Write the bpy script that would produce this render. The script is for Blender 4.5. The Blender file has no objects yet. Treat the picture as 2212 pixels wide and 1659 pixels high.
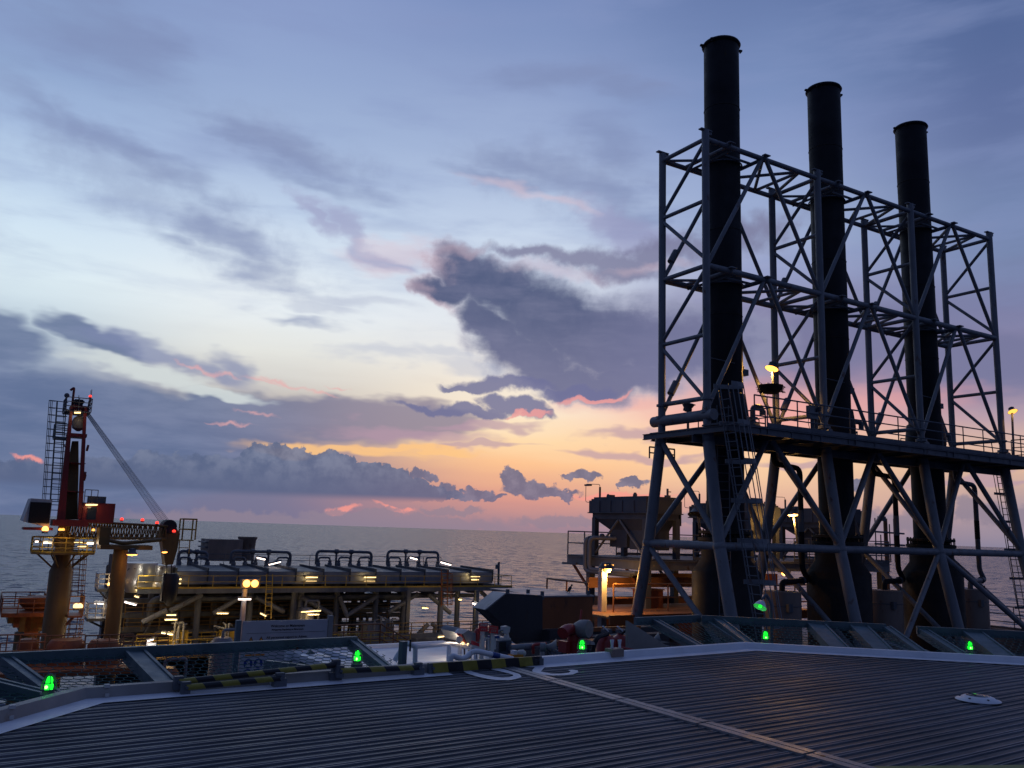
import bpy, bmesh, math, random
from mathutils import Vector, Matrix
random.seed(7)
R = math.radians
S = bpy.context.scene
COL = S.collection

# ---------------------------------------------------------------- camera, world, sun, exposure
EYE = Vector((0.0, 0.0, 1.75))
PITCH, ROLL, FPX = R(9.694), R(1.88), 1855.0        # focal length in pixels of a 2212 x 1659 picture
cam = bpy.data.cameras.new("camera")
cam.sensor_width = 36.0
cam.lens = 36.0 * FPX / 2212.0
cam.clip_start, cam.clip_end = 0.05, 120000.0
cam_ob = bpy.data.objects.new("camera", cam)
COL.objects.link(cam_ob)
FW = Vector((0, math.cos(PITCH), math.sin(PITCH)))
UP0 = Vector((0, -math.sin(PITCH), math.cos(PITCH)))
RT = math.cos(ROLL) * Vector((1, 0, 0)) + math.sin(ROLL) * UP0
UP = math.cos(ROLL) * UP0 - math.sin(ROLL) * Vector((1, 0, 0))
cam_ob.matrix_world = Matrix((RT, UP, -FW)).transposed().to_4x4()
cam_ob.location = EYE
S.camera = cam_ob


def ray(x, y):
    return (FW * FPX + RT * (x - 1106.0) - UP * (y - 829.5)).normalized()


def azel(x, y):
    d = ray(x, y)
    return math.degrees(math.atan2(d.x, d.y)), math.degrees(math.asin(d.z))


def lin(r, g, b, a=1.0):
    f = lambda c: (c / 255.0) / 12.92 if c <= 10 else ((c / 255.0 + 0.055) / 1.055) ** 2.4
    return (f(r), f(g), f(b), a)


S.view_settings.view_transform = 'Standard'
S.view_settings.look = 'None'
S.view_settings.exposure = 0.0
S.view_settings.gamma = 1.0
S.render.film_transparent = False
S.cycles.use_denoising = True
S.cycles.max_bounces = 6
S.cycles.diffuse_bounces = 3
S.cycles.glossy_bounces = 3
S.cycles.sample_clamp_indirect = 4.0

W = bpy.data.worlds.new("World")
S.world = W
W.use_nodes = True
NT = W.node_tree
NT.nodes.clear()


class X:
    """A float socket with arithmetic."""
    def __init__(s, nt, sock): s.nt, s.s = nt, sock
    def op(s, o, b=None, c=None, clamp=False):
        n = s.nt.nodes.new('ShaderNodeMath'); n.operation = o; n.use_clamp = clamp
        for i, v in enumerate((s, b, c)):
            if v is None: continue
            if isinstance(v, X): s.nt.links.new(v.s, n.inputs[i])
            else: n.inputs[i].default_value = v
        return X(s.nt, n.outputs[0])
    def __add__(s, b): return s.op('ADD', b)
    def __sub__(s, b): return s.op('SUBTRACT', b)
    def __mul__(s, b): return s.op('MULTIPLY', b)
    __rmul__ = __mul__
    def mx(s, b): return s.op('MAXIMUM', b)
    def mn(s, b): return s.op('MINIMUM', b)
    def sst(s, lo, hi, a=0.0, b=1.0):
        n = s.nt.nodes.new('ShaderNodeMapRange'); n.interpolation_type = 'SMOOTHSTEP'
        s.nt.links.new(s.s, n.inputs[0])
        for i, v in enumerate((lo, hi, a, b)): n.inputs[i + 1].default_value = v
        return X(s.nt, n.outputs[0])
    def lst(s, lo, hi, a=0.0, b=1.0):
        n = s.nt.nodes.new('ShaderNodeMapRange'); n.clamp = True
        s.nt.links.new(s.s, n.inputs[0])
        for i, v in enumerate((lo, hi, a, b)): n.inputs[i + 1].default_value = v
        return X(s.nt, n.outputs[0])


def wn(t): return NT.nodes.new(t)
def wl(a, b): NT.links.new(a, b)


def wmix(fac, a, b):
    n = wn('ShaderNodeMix'); n.data_type = 'RGBA'; n.clamp_factor = True
    for sock, v in ((n.inputs[0], fac), (n.inputs[6], a), (n.inputs[7], b)):
        if isinstance(v, X): wl(v.s, sock)
        elif isinstance(v, (tuple, list, float, int)): sock.default_value = v
        else: wl(v, sock)
    return n.outputs[2]


def wramp(x, stops, lo, hi):
    t = x.lst(lo, hi)
    n = wn('ShaderNodeValToRGB'); cr = n.color_ramp; cr.interpolation = 'B_SPLINE'
    cr.interpolation = 'LINEAR'
    while len(cr.elements) > 1: cr.elements.remove(cr.elements[-1])
    first = True
    for p, c in stops:
        q = (p - lo) / (hi - lo)
        if first: e = cr.elements[0]; e.position = q; first = False
        else: e = cr.elements.new(q)
        e.color = c
    wl(t.s, n.inputs[0])
    return n.outputs[0]


tc = wn('ShaderNodeTexCoord')
sep = wn('ShaderNodeSeparateXYZ'); wl(tc.outputs['Generated'], sep.inputs[0])
dx, dy, dz = (X(NT, sep.outputs[i]) for i in range(3))
AZ = dx.op('ARCTAN2', dy) * 57.29578
EL = dz.op('MINIMUM', 0.99999).op('MAXIMUM', -0.99999).op('ARCSINE') * 57.29578


def comb(a, b, c=0.0):
    n = wn('ShaderNodeCombineXYZ')
    for i, v in enumerate((a, b, c)):
        if isinstance(v, X): wl(v.s, n.inputs[i])
        else: n.inputs[i].default_value = v
    return n.outputs[0]


def mapping(v, loc=(0, 0, 0), rot=(0, 0, 0), sc=(1, 1, 1), t='POINT'):
    n = wn('ShaderNodeMapping'); n.vector_type = t
    n.inputs['Location'].default_value = loc; n.inputs['Rotation'].default_value = rot; n.inputs['Scale'].default_value = sc
    wl(v, n.inputs['Vector'])
    return n.outputs[0]


def noise(v, scale, detail=5.0, rough=0.55, dist=0.0, color=False):
    n = wn('ShaderNodeTexNoise'); n.inputs['Scale'].default_value = scale; n.inputs['Detail'].default_value = detail
    n.inputs['Roughness'].default_value = rough; n.inputs['Distortion'].default_value = dist
    wl(v, n.inputs['Vector'])
    return n.outputs['Color'] if color else X(NT, n.outputs['Fac'])


def vadd(a, b, k):
    s1 = wn('ShaderNodeVectorMath'); s1.operation = 'SUBTRACT'; wl(b, s1.inputs[0]); s1.inputs[1].default_value = (.5, .5, .5)
    s2 = wn('ShaderNodeVectorMath'); s2.operation = 'MULTIPLY_ADD'; wl(s1.outputs[0], s2.inputs[0])
    s2.inputs[1].default_value = k; wl(a, s2.inputs[2])
    return s2.outputs[0]


PV = comb(AZ, EL)                                    # azimuth and elevation in degrees


def blobs(v, ells):
    """union of soft ellipses given in picture units (cx, cy, rx, ry, clockwise turn)"""
    out = None
    for cx, cy, rx, ry, *rot in ells:
        a0, e0 = azel(cx, cy)
        kx = abs(azel(cx + 5, cy)[0] - azel(cx - 5, cy)[0]) / 10
        ky = abs(azel(cx, cy + 5)[1] - azel(cx, cy - 5)[1]) / 10
        ro = R(-(rot[0] if rot else 0.0) + 1.88)
        m = mapping(v, (a0, e0, 0), (0, 0, ro), (rx * kx, ry * ky, 1e3), 'TEXTURE')
        g = wn('ShaderNodeTexGradient'); g.gradient_type = 'SPHERICAL'; wl(m, g.inputs[0])
        gx = X(NT, g.outputs['Fac'])
        out = gx if out is None else out.mx(gx)
    return out


# clear sky: colour against elevation in five azimuth columns, plus the dim sky behind the camera
ELS = [0, 2, 4.5, 6, 7.6, 10.7, 13.8, 16.8, 19.7, 22.6, 25.4, 28.2, 33.5, 50, 90]
SKYCOLS = {
    -31.6: [(102, 112, 148), (98, 110, 148), (96, 112, 150), (104, 118, 157), (125, 138, 172), (182, 198, 212), (220, 236, 244), (208, 227, 243), (188, 209, 234), (160, 183, 219), (144, 167, 206), (137, 159, 200), (128, 150, 194), (100, 124, 172), (62, 82, 130)],
    -16.7: [(116, 116, 146), (116, 118, 148), (128, 124, 152), (162, 150, 162), (188, 180, 176), (228, 229, 224), (232, 239, 243), (220, 232, 243), (194, 212, 235), (170, 189, 221), (156, 176, 212), (147, 167, 207), (135, 153, 198), (102, 124, 174), (62, 82, 130)],
    0.0: [(152, 130, 146), (212, 150, 140), (250, 194, 146), (253, 218, 172), (251, 233, 206), (238, 231, 222), (226, 231, 238), (214, 225, 239), (197, 212, 234), (178, 195, 224), (161, 179, 214), (145, 163, 203), (124, 144, 190), (94, 116, 168), (60, 80, 130)],
    16.5: [(158, 134, 150), (214, 166, 152), (250, 208, 166), (250, 202, 166), (244, 178, 164), (192, 154, 174), (148, 140, 174), (158, 164, 200), (160, 176, 211), (150, 167, 206), (136, 154, 198), (121, 142, 187), (103, 123, 170), (80, 101, 152), (54, 73, 120)],
    31.6: [(134, 130, 154), (170, 150, 160), (222, 182, 158), (210, 176, 166), (180, 157, 171), (148, 136, 168), (124, 128, 166), (118, 134, 172), (114, 132, 173), (102, 118, 162), (94, 111, 157), (88, 107, 153), (79, 100, 148), (66, 87, 136), (52, 70, 116)],
    75.0: [(88, 90, 120), (88, 95, 128), (88, 97, 133), (86, 97, 135), (84, 97, 136), (81, 95, 136), (79, 94, 136), (77, 93, 136), (75, 91, 136), (73, 89, 134), (72, 88, 133), (70, 87, 132), (67, 85, 130), (60, 77, 124), (50, 68, 114)],
    130.0: [(54, 64, 95), (57, 68, 101), (58, 70, 105), (59, 71, 107), (59, 72, 109), (59, 73, 111), (59, 73, 112), (59, 73, 113), (59, 73, 113), (58, 73, 113), (58, 72, 113), (57, 72, 113), (56, 71, 112), (53, 68, 110), (48, 66, 110)],
}
azs = sorted(SKYCOLS)
elw = EL + (noise(mapping(PV, sc=(.045, .30, 1)), 1.0, 4.0) - .5) * 2.6
ramps = {a: wramp(elw, [(e, lin(*c)) for e, c in zip(ELS, SKYCOLS[a])], 0.0, 90.0) for a in azs}
ABS = AZ.op('ABSOLUTE')
base = ramps[azs[0]]
for a, b in zip(azs, azs[1:]):
    base = wmix(AZ.sst(a, b), base, ramps[b]) if b < 70 else wmix(AZ.sst(a, b), base, ramps[b])
base = wmix((AZ * -1.0).sst(31.6, 75.0), base, ramps[75.0])
base = wmix((AZ * -1.0).sst(75.0, 130.0), base, ramps[130.0])

# warped coordinates: long wind-drawn streaks, and billows
nz_streak = noise(mapping(PV, rot=(0, 0, R(17)), sc=(.085, .40, 1)), 1.0, 5.0, .55, .15)
nz_streak2 = noise(mapping(PV, (7, 3, 0), (0, 0, R(9)), (.16, .75, 1)), 1.0, 5.0, .6, .2)
nz_fine = noise(PV, .55, 5.0, .6, .2)
nz_bil = noise(PV, .9, 6.0, .58)
warp_s = vadd(PV, noise(mapping(PV, rot=(0, 0, R(15)), sc=(.2, .5, 1)), 1.0, 3.0, .6, 0.0, True), (6.0, 2.8, 0))
warp_f = vadd(PV, noise(PV, .40, 5.0, .52, 0.0, True), (3.8, 2.4, 0))
warp_b = vadd(PV, noise(PV, 1.1, 6.0, .58, 0.0, True), (1.7, 1.5, 0))
sky = base


def layer(sky, v, ells, col, alpha, lo, hi, nz, k, col2=None, shade=None):
    g = blobs(v, ells)
    m = (g + (nz - .5) * k * (g * 5.0).mn(1.0)).sst(lo, hi)
    c = col if col2 is None else wmix(shade, col, col2)
    return wmix(m * alpha, sky, c), m


# 1 thin high cirrus: a broad streaked veil, then its denser folds
veil = nz_streak.sst(.42, .70) * EL.sst(10.0, 17.0)
sky = wmix(veil * .38, sky, lin(134, 150, 194))
CIR = [(230, 80, 330, 150, 20), (60, 215, 230, 80, 30), (150, 265, 160, 70, 30), (265, 330, 240, 50, 28), (370, 385, 230, 50, 10), (520, 275, 200, 54, 14), (640, 330, 230, 50, 16),
       (690, 395, 210, 44, 14), (480, 500, 150, 50, 22), (530, 545, 190, 46, 26), (420, 535, 150, 36, 18), (560, 590, 190, 44, 12), (640, 690, 120, 24, 8),
       (1130, 355, 290, 46, 10), (1060, 385, 180, 34, 10), (1330, 320, 170, 90, 24), (1180, 170, 220, 50, -6), (1340, 195, 160, 44, 10), (1340, 440, 160, 90, 50)]
sky, _ = layer(sky, warp_s, CIR, lin(126, 140, 180), .62, .04, 1.05, nz_streak, 1.5)
sky, _ = layer(sky, warp_f, [(300, 400, 420, 120, 24), (520, 520, 300, 110, 26), (640, 330, 300, 80, 14), (1200, 380, 300, 110, 10)], lin(134, 146, 182), .40, .0, 1.1, nz_fine, 1.6)
sky, _ = layer(sky, warp_s, [(1330, 480, 150, 70, 30), (1390, 520, 130, 60, -10), (760, 500, 150, 50, 34), (690, 470, 110, 44, 40), (830, 560, 140, 34, 18)], lin(152, 152, 190), .6, .10, .8, nz_fine, .9)
sky, _ = layer(sky, warp_s, [(1120, 412, 200, 26, 10), (1200, 430, 140, 24, 18), (870, 540, 150, 44, 4), (810, 575, 110, 34, 10)], lin(216, 194, 206), .5, .12, .9, nz_streak2, .7)
# 2 slate sheet low on the left, ragged along its sloping top
SL = [(-40, 730, 220, 90, 10), (190, 722, 170, 40, 16), (-60, 880, 600, 150, 5), (300, 905, 560, 110, 7), (60, 1010, 620, 140, 0), (560, 890, 420, 64, 4), (760, 905, 330, 60, 2), (880, 900, 240, 50, 0), (430, 980, 260, 100, 0)]
slate = wmix(nz_streak2.sst(.30, .70), lin(92, 110, 147), lin(114, 128, 162))
slate = wmix(AZ.sst(-21, -7), slate, lin(140, 132, 153))
m_sl = (blobs(warp_s, SL) + (nz_streak - .5) * .6).sst(.06, .50)
sky = wmix(m_sl * .90, sky, slate)
sky, _ = layer(sky, warp_s, [(330, 755, 240, 40, 14), (480, 800, 190, 34, 14), (520, 790, 120, 40, 20)], lin(126, 136, 174), .75, .10, .8, nz_streak, .9)
sky, _ = layer(sky, warp_s, [(320, 800, 250, 30, 10), (470, 842, 170, 20, 8)], lin(210, 218, 218), .85, .08, .65, nz_streak2, .6)
PK = [(430, 793, 70, 8, 10), (475, 803, 60, 7, 14), (560, 820, 60, 7, 12), (615, 826, 120, 8, 9), (680, 838, 80, 6, 8), (550, 893, 66, 7, 4), (500, 914, 70, 6, 6), (740, 829, 50, 4, 0)]
sky, _ = layer(sky, warp_f, PK, lin(232, 172, 172), .7, .04, 1.15, nz_fine, 1.3)
# 3 the broad dark cloud right of the middle, trailing off behind the stacks
TR = [(1500, 735, 420, 130, 4), (1800, 735, 520, 140, 2), (2150, 790, 420, 120, 4)]
sky, _ = layer(sky, warp_s, TR, lin(118, 120, 156), .92, .0, .75, nz_streak2, .3)
sky, _ = layer(sky, warp_s, [(1330, 870, 200, 40, -4), (1650, 890, 420, 70, 0), (1950, 860, 300, 40, 4)], lin(236, 164, 162), .5, .05, .9, nz_streak2, .5)
BIG = [(1010, 600, 125, 75, 40), (960, 632, 100, 40, 10), (1080, 620, 160, 80, 14), (1180, 690, 260, 120, 16), (1300, 735, 300, 130, 8), (1450, 750, 300, 110, 4), (1150, 770, 200, 90, 20), (1230, 820, 220, 60, 10), (1340, 815, 220, 64, 0), (1060, 700, 120, 60, 30)]
bigc = wmix(EL.sst(9.5, 16.0), lin(108, 112, 146), lin(76, 88, 124))
bigc = wmix(nz_fine.sst(.36, .80) * .30, bigc, lin(118, 122, 152))
bigc = wmix(nz_streak2.sst(.45, .75) * .35, bigc, lin(128, 130, 160))
bigc = wmix(AZ.sst(3, 13) * .85, bigc, lin(116, 118, 154))
g_b0 = blobs(warp_f, BIG)
g_big = g_b0 + ((nz_fine - .5) * .50 + (nz_streak2 - .5) * .45) * (g_b0 * 5.0).mn(1.0)
sky = wmix(g_big.sst(.02, .34) * .42, sky, wmix(AZ.sst(-7, -2), lin(206, 158, 170), lin(176, 182, 206)))
sky = wmix(g_big.sst(.06, .62) * .97, sky, bigc)
UPR = [(1330, 565, 210, 44, 4), (1430, 545, 190, 50, -12), (1240, 560, 170, 30, 8), (1140, 545, 150, 24, 6), (1580, 520, 220, 60, -10), (1350, 590, 150, 34, 8)]
sky, _ = layer(sky, warp_f, UPR, lin(122, 122, 154), .85, .04, .75, nz_fine, .9)
sky, _ = layer(sky, warp_f, [(1200, 585, 180, 24, 10), (1400, 582, 120, 20, 0), (985, 545, 80, 24, -10), (940, 575, 70, 24, 30), (915, 625, 50, 22, 10), (950, 655, 60, 14, 24)], lin(206, 180, 192), .36, .04, .9, nz_fine, 1.0)
sky, _ = layer(sky, warp_s, [(850, 765, 210, 30, -2), (940, 760, 110, 26, 10), (980, 772, 80, 18, 16), (760, 650, 220, 24, 4), (680, 660, 150, 24, 12), (1010, 790, 140, 30, 10)], lin(178, 186, 208), .45, .08, .8, nz_streak2, .9)
# thin bars low in the middle
BARS = [(1090, 833, 150, 22, 2), (1010, 835, 80, 12, 0), (1240, 848, 120, 22, -6), (1010, 880, 140, 18, 2), (960, 878, 150, 12, 0), (1070, 866, 60, 20, 10), (1130, 878, 90, 22, 6), (1160, 885, 70, 12, 4), (1200, 850, 60, 16, 0)]
sky, _ = layer(sky, warp_f, BARS, lin(108, 112, 152), .9, .06, .50, nz_fine, .6)
sky, _ = layer(sky, warp_f, [(1140, 890, 80, 6, -2), (1290, 858, 110, 9, -6)], lin(240, 160, 156), .8, .08, .6, nz_fine, .5)
LB = [(1390, 943, 190, 18, 2), (1330, 978, 180, 14, 5), (1450, 988, 180, 14, 3), (1050, 955, 150, 10, -4), (900, 935, 280, 26, 3), (1040, 915, 180, 14, 0), (1560, 945, 180, 20, 0), (1700, 1000, 170, 14, 0), (1880, 985, 180, 20, 3), (2080, 1045, 200, 14, 2)]
sky, _ = layer(sky, warp_s, LB, lin(180, 150, 168), .7, .06, .7, nz_streak2, .7)
sky, _ = layer(sky, warp_s, [(720, 972, 280, 20, 2), (900, 968, 220, 12, 1), (640, 965, 100, 22, 0)], lin(252, 198, 134), .85, .05, .6, nz_streak2, .4)
sky, _ = layer(sky, warp_f, [(62, 984, 50, 12, 2), (745, 1096, 42, 12, 4), (862, 1088, 60, 8, 4), (1340, 1075, 170, 9, 2)], lin(244, 154, 144), .85, .10, .6, nz_fine, .4)
# 4 distant hazy cloud along the horizon
HZ = [(560, 1128, 420, 30, 2), (900, 1130, 300, 26, 2), (760, 1112, 160, 14, 0), (820, 1105, 60, 14, 0), (950, 1105, 60, 12, 0), (1010, 1105, 50, 12, 0), (1240, 1128, 200, 16, 0), (1500, 1120, 260, 20, 0), (1890, 1130, 160, 40, 0), (2090, 1100, 40, 40, 0), (2140, 1110, 60, 36, 0), (2210, 1120, 120, 40, 0)]
sky, _ = layer(sky, warp_b, HZ, lin(140, 129, 147), .8, .10, .50, nz_bil, .3)
# 5 the cumulus bank over the horizon and small cumulus to its right
CU = [(60, 1050, 180, 70), (200, 1050, 180, 74), (340, 1030, 130, 66), (430, 1045, 170, 76), (555, 992, 46, 44), (590, 988, 54, 40), (560, 1040, 150, 70), (660, 1012, 66, 48), (640, 992, 36, 30), (715, 1012, 52, 44), (742, 1002, 36, 30), (690, 1045, 160, 60), (780, 1022, 60, 30), (835, 1032, 64, 36), (800, 1062, 160, 34), (900, 1062, 60, 24), (860, 1040, 40, 28), (500, 1075, 330, 34), (740, 1078, 260, 20),
      (900, 1045, 30, 16), (930, 1060, 50, 20), (960, 1068, 50, 14)]
g_cu = blobs(warp_b, CU) + (nz_bil - .5) * .26
flat = EL.sst(1.50, 2.10)
cu_sh = wmix(nz_bil.sst(.34, .66), lin(86, 101, 134), lin(118, 128, 155))
cu_sh = wmix(EL.sst(1.6, 4.6), lin(86, 100, 134), cu_sh)
sky = wmix(g_cu.sst(.14, .24) * flat * .94, sky, cu_sh)
CS = [(1100, 1032, 22, 28), (1118, 1030, 16, 24), (1118, 1048, 46, 26), (1150, 1056, 40, 24), (1170, 1062, 60, 20), (1215, 1068, 50, 13), (1265, 1028, 46, 16, 8), (1040, 1068, 50, 16, 6), (1025, 1062, 24, 14), (1075, 1072, 26, 9), (1370, 1042, 38, 13, 4), (1345, 1050, 24, 8), (1230, 1030, 20, 10), (965, 1052, 26, 20), (990, 1070, 34, 12), (900, 1022, 24, 16), (928, 1028, 24, 12), (1850, 1050, 40, 20)]
g_cs = blobs(warp_b, CS) + (nz_bil - .5) * .34
sky = wmix(g_cs.sst(.12, .34) * .92, sky, wmix(nz_bil.sst(.4, .65), lin(92, 102, 134), lin(116, 120, 148)))
# below the horizon (hidden by the sea): keep it dim
sky = wmix((EL * -1.0).sst(0.0, 3.0), sky, lin(60, 68, 98))

nishita = wn('ShaderNodeTexSky'); nishita.sky_type = 'NISHITA'; nishita.sun_disc = False
nishita.sun_elevation = R(0.6); nishita.sun_rotation = R(2.0)
nishita.air_density, nishita.dust_density, nishita.ozone_density = 1.0, 1.2, 2.0
bg_n = wn('ShaderNodeBackground'); wl(nishita.outputs[0], bg_n.inputs[0]); bg_n.inputs[1].default_value = 0.004
hs = wn('ShaderNodeHueSaturation'); hs.inputs['Saturation'].default_value = 1.0; wl(sky, hs.inputs['Color']); sky = hs.outputs[0]
bg_c = wn('ShaderNodeBackground'); wl(sky, bg_c.inputs[0]); bg_c.inputs[1].default_value = 1.0
ad = wn('ShaderNodeAddShader'); wl(bg_n.outputs[0], ad.inputs[0]); wl(bg_c.outputs[0], ad.inputs[1])
wo = wn('ShaderNodeOutputWorld'); wl(ad.outputs[0], wo.inputs[0])
W.cycles.sampling_method = 'MANUAL'
W.cycles.sample_map_resolution = 512

sun = bpy.data.lights.new("sun", 'SUN')
sun.energy, sun.angle, sun.color = 0.012, R(12.0), (1.0, .55, .32)
sun_ob = bpy.data.objects.new("sun", sun)
COL.objects.link(sun_ob)
sun_ob.rotation_euler = (R(90 - 1.5), 0, R(180 - 2.0))
sun_ob.location = (0, 200, 60)


# ---------------------------------------------------------------- frames, mesh builder, tagging
class Frame:
    """a set of axes turned about the vertical: the platform's steelwork, or the helideck's planking"""
    def __init__(s, deg):
        s.t = R(deg)
        s.u = Vector((math.cos(s.t), math.sin(s.t), 0)); s.w = Vector((-math.sin(s.t), math.cos(s.t), 0))
    def out(s, v): return s.u * v[0] + s.w * v[1] + Vector((0, 0, v[2]))
    def inn(s, p): return Vector((p.dot(s.u), p.dot(s.w), p.z))
    def B(s, x, y, b):                                   # the point of the plane b = const seen at x, y in the photograph
        d = ray(x, y); return s.inn(EYE + d * ((b - EYE.dot(s.w)) / d.dot(s.w)))
    def A(s, x, y, a):
        d = ray(x, y); return s.inn(EYE + d * ((a - EYE.dot(s.u)) / d.dot(s.u)))
    def Z(s, x, y, z):
        d = ray(x, y); return s.inn(EYE + d * ((z - EYE.z) / d.z))


PF, DF = Frame(31.2), Frame(35.0)


def V(*a): return Vector(a)


class MB:
    def __init__(s): s.v, s.f, s.sm = [], [], []
    def add(s, vs, fs, smooth=False):
        n = len(s.v); s.v += [Vector(p) for p in vs]
        for f in fs: s.f.append([n + i for i in f]); s.sm.append(smooth)
        return s
    def box(s, x0, x1, y0, y1, z0, z1):
        vs = [(x, y, z) for z in (z0, z1) for y in (y0, y1) for x in (x0, x1)]
        return s.add(vs, [(0, 2, 3, 1), (4, 5, 7, 6), (0, 1, 5, 4), (2, 6, 7, 3), (0, 4, 6, 2), (1, 3, 7, 5)])
    def obox(s, c, sz, m=None):
        c = Vector(c); m = m or Matrix.Identity(3)
        vs = [c + m @ Vector((x * sz[0] / 2, y * sz[1] / 2, z * sz[2] / 2)) for z in (-1, 1) for y in (-1, 1) for x in (-1, 1)]
        return s.add(vs, [(0, 2, 3, 1), (4, 5, 7, 6), (0, 1, 5, 4), (2, 6, 7, 3), (0, 4, 6, 2), (1, 3, 7, 5)])
    @staticmethod
    def basis(p, q, up=None):
        d = (Vector(q) - Vector(p)); d = d.normalized() if d.length > 1e-9 else Vector((0, 0, 1))
        r = Vector(up) if up else (Vector((0, 0, 1)) if abs(d.z) < .95 else Vector((1, 0, 0)))
        x = d.cross(r).normalized(); y = x.cross(d).normalized()
        return d, x, y
    def bar(s, p, q, w, h, up=None):
        p, q = Vector(p), Vector(q); d, x, y = s.basis(p, q, up)
        m = Matrix((x, d, y)).transposed()
        return s.obox((p + q) / 2, (w, (q - p).length, h), m)
    def ibeam(s, p, q, w, h, t=.025):
        p, q = Vector(p), Vector(q); d, x, y = s.basis(p, q)
        s.bar(p + y * (h / 2 - t / 2), q + y * (h / 2 - t / 2), w, t); s.bar(p - y * (h / 2 - t / 2), q - y * (h / 2 - t / 2), w, t)
        return s.bar(p, q, t, h - 2 * t)
    def tube(s, p, q, r, r2=None, n=12, cap=True):
        p, q = Vector(p), Vector(q); r2 = r if r2 is None else r2
        d, x, y = s.basis(p, q)
        vs = [c + (x * math.cos(2 * math.pi * i / n) + y * math.sin(2 * math.pi * i / n)) * rr for c, rr in ((p, r), (q, r2)) for i in range(n)]
        s.add(vs, [(i, (i + 1) % n, n + (i + 1) % n, n + i) for i in range(n)], True)
        if cap: s.add(vs, [tuple(range(n - 1, -1, -1)), tuple(range(n, 2 * n))])
        return s
    def pipe(s, pts, r, bend=None, n=10, cap=True):
        """a pipe along a path with rounded elbows"""
        bend = bend or 3 * r; P = [Vector(p) for p in pts]; path = [P[0]]
        for i in range(1, len(P) - 1):
            a, b, c = P[i - 1], P[i], P[i + 1]
            k = min(bend, (a - b).length * .49, (c - b).length * .49)
            e0, e1 = b + (a - b).normalized() * k, b + (c - b).normalized() * k
            for t in (0, .25, .5, .75, 1): path.append(e0 * (1 - t) ** 2 + b * 2 * t * (1 - t) + e1 * t * t)
        path.append(P[-1])
        d0 = (path[1] - path[0]).normalized(); x = d0.cross(Vector((0, 0, 1)) if abs(d0.z) < .9 else Vector((1, 0, 0))).normalized()
        vs = []
        for i, c in enumerate(path):
            d = (path[min(i + 1, len(path) - 1)] - path[max(i - 1, 0)]).normalized()
            x = (x - d * x.dot(d)).normalized(); y = d.cross(x)
            vs += [c + (x * math.cos(2 * math.pi * j / n) + y * math.sin(2 * math.pi * j / n)) * r for j in range(n)]
        fs = [(i * n + j, i * n + (j + 1) % n, (i + 1) * n + (j + 1) % n, (i + 1) * n + j) for i in range(len(path) - 1) for j in range(n)]
        s.add(vs, fs, True)
        if cap: s.add(vs, [tuple(range(n - 1, -1, -1)), tuple(range(len(vs) - n, len(vs)))])
        return s
    def lathe(s, prof, c=(0, 0, 0), axis=(0, 0, 1), n=24, cap0=False, cap1=False):
        c = Vector(c); d, x, y = s.basis((0, 0, 0), axis)
        vs = [c + d * z + (x * math.cos(2 * math.pi * i / n) + y * math.sin(2 * math.pi * i / n)) * r for r, z in prof for i in range(n)]
        k = len(prof)
        s.add(vs, [(j * n + i, j * n + (i + 1) % n, (j + 1) * n + (i + 1) % n, (j + 1) * n + i) for j in range(k - 1) for i in range(n)], True)
        if cap0: s.add(vs[:n], [tuple(range(n - 1, -1, -1))])
        if cap1: s.add(vs[-n:], [tuple(range(n))])
        return s
    def ring(s, c, R_, r, axis=(0, 0, 1), n=20, m=6, a0=0.0, a1=2 * math.pi):
        c = Vector(c); d, x, y = s.basis((0, 0, 0), axis); full = abs(a1 - a0 - 2 * math.pi) < 1e-6
        vs = []; k = n if full else n + 1
        for i in range(k):
            t = a0 + (a1 - a0) * i / n; e = x * math.cos(t) + y * math.sin(t)
            vs += [c + e * (R_ + r * math.cos(2 * math.pi * j / m)) + d * (r * math.sin(2 * math.pi * j / m)) for j in range(m)]
        fs = [(i * m + j, i * m + (j + 1) % m, ((i + 1) % k) * m + (j + 1) % m, ((i + 1) % k) * m + j) for i in range(n if full else n) for j in range(m)]
        return s.add(vs, fs, True)
    def prism(s, pts, ext):
        e = Vector(ext); P = [Vector(p) for p in pts]; n = len(P)
        s.add(P + [p + e for p in P], [tuple(range(n - 1, -1, -1)), tuple(range(n, 2 * n))] + [(i, (i + 1) % n, n + (i + 1) % n, n + i) for i in range(n)])
        return s
    def hull(s, bot, top):
        n = len(bot)
        return s.add(list(bot) + list(top), [tuple(range(n - 1, -1, -1)), tuple(range(n, 2 * n))] + [(i, (i + 1) % n, n + (i + 1) % n, n + i) for i in range(n)])
    def sphere(s, c, r, n=12, m=8, sz=1.0):
        prof = [(max(1e-4, r * math.sin(math.pi * j / m)), -r * sz * math.cos(math.pi * j / m)) for j in range(m + 1)]
        return s.lathe(prof, c, n=n)


def rails(mb, path, h=1.1, n=3, r=.024, gap=1.5, kick=True, off=0.0):
    """a tubular guardrail with posts along a path of points at floor level"""
    P = [Vector(p) for p in path]
    for i in range(len(P) - 1):
        p, q = P[i], P[i + 1]; L = (q - p).length
        for k in range(n):
            z = V(0, 0, h * (k + 1) / n); mb.tube(p + z, q + z, r if k < n - 1 else r * 1.15, n=6)
        m = max(1, round(L / gap))
        for j in range(m + 1):
            if j == 0 and i: continue
            c = p + (q - p) * j / m; mb.tube(c, c + V(0, 0, h), r, n=6)
        if kick: mb.bar(p + V(0, 0, .07), q + V(0, 0, .07), .012, .13)
    return mb


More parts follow.
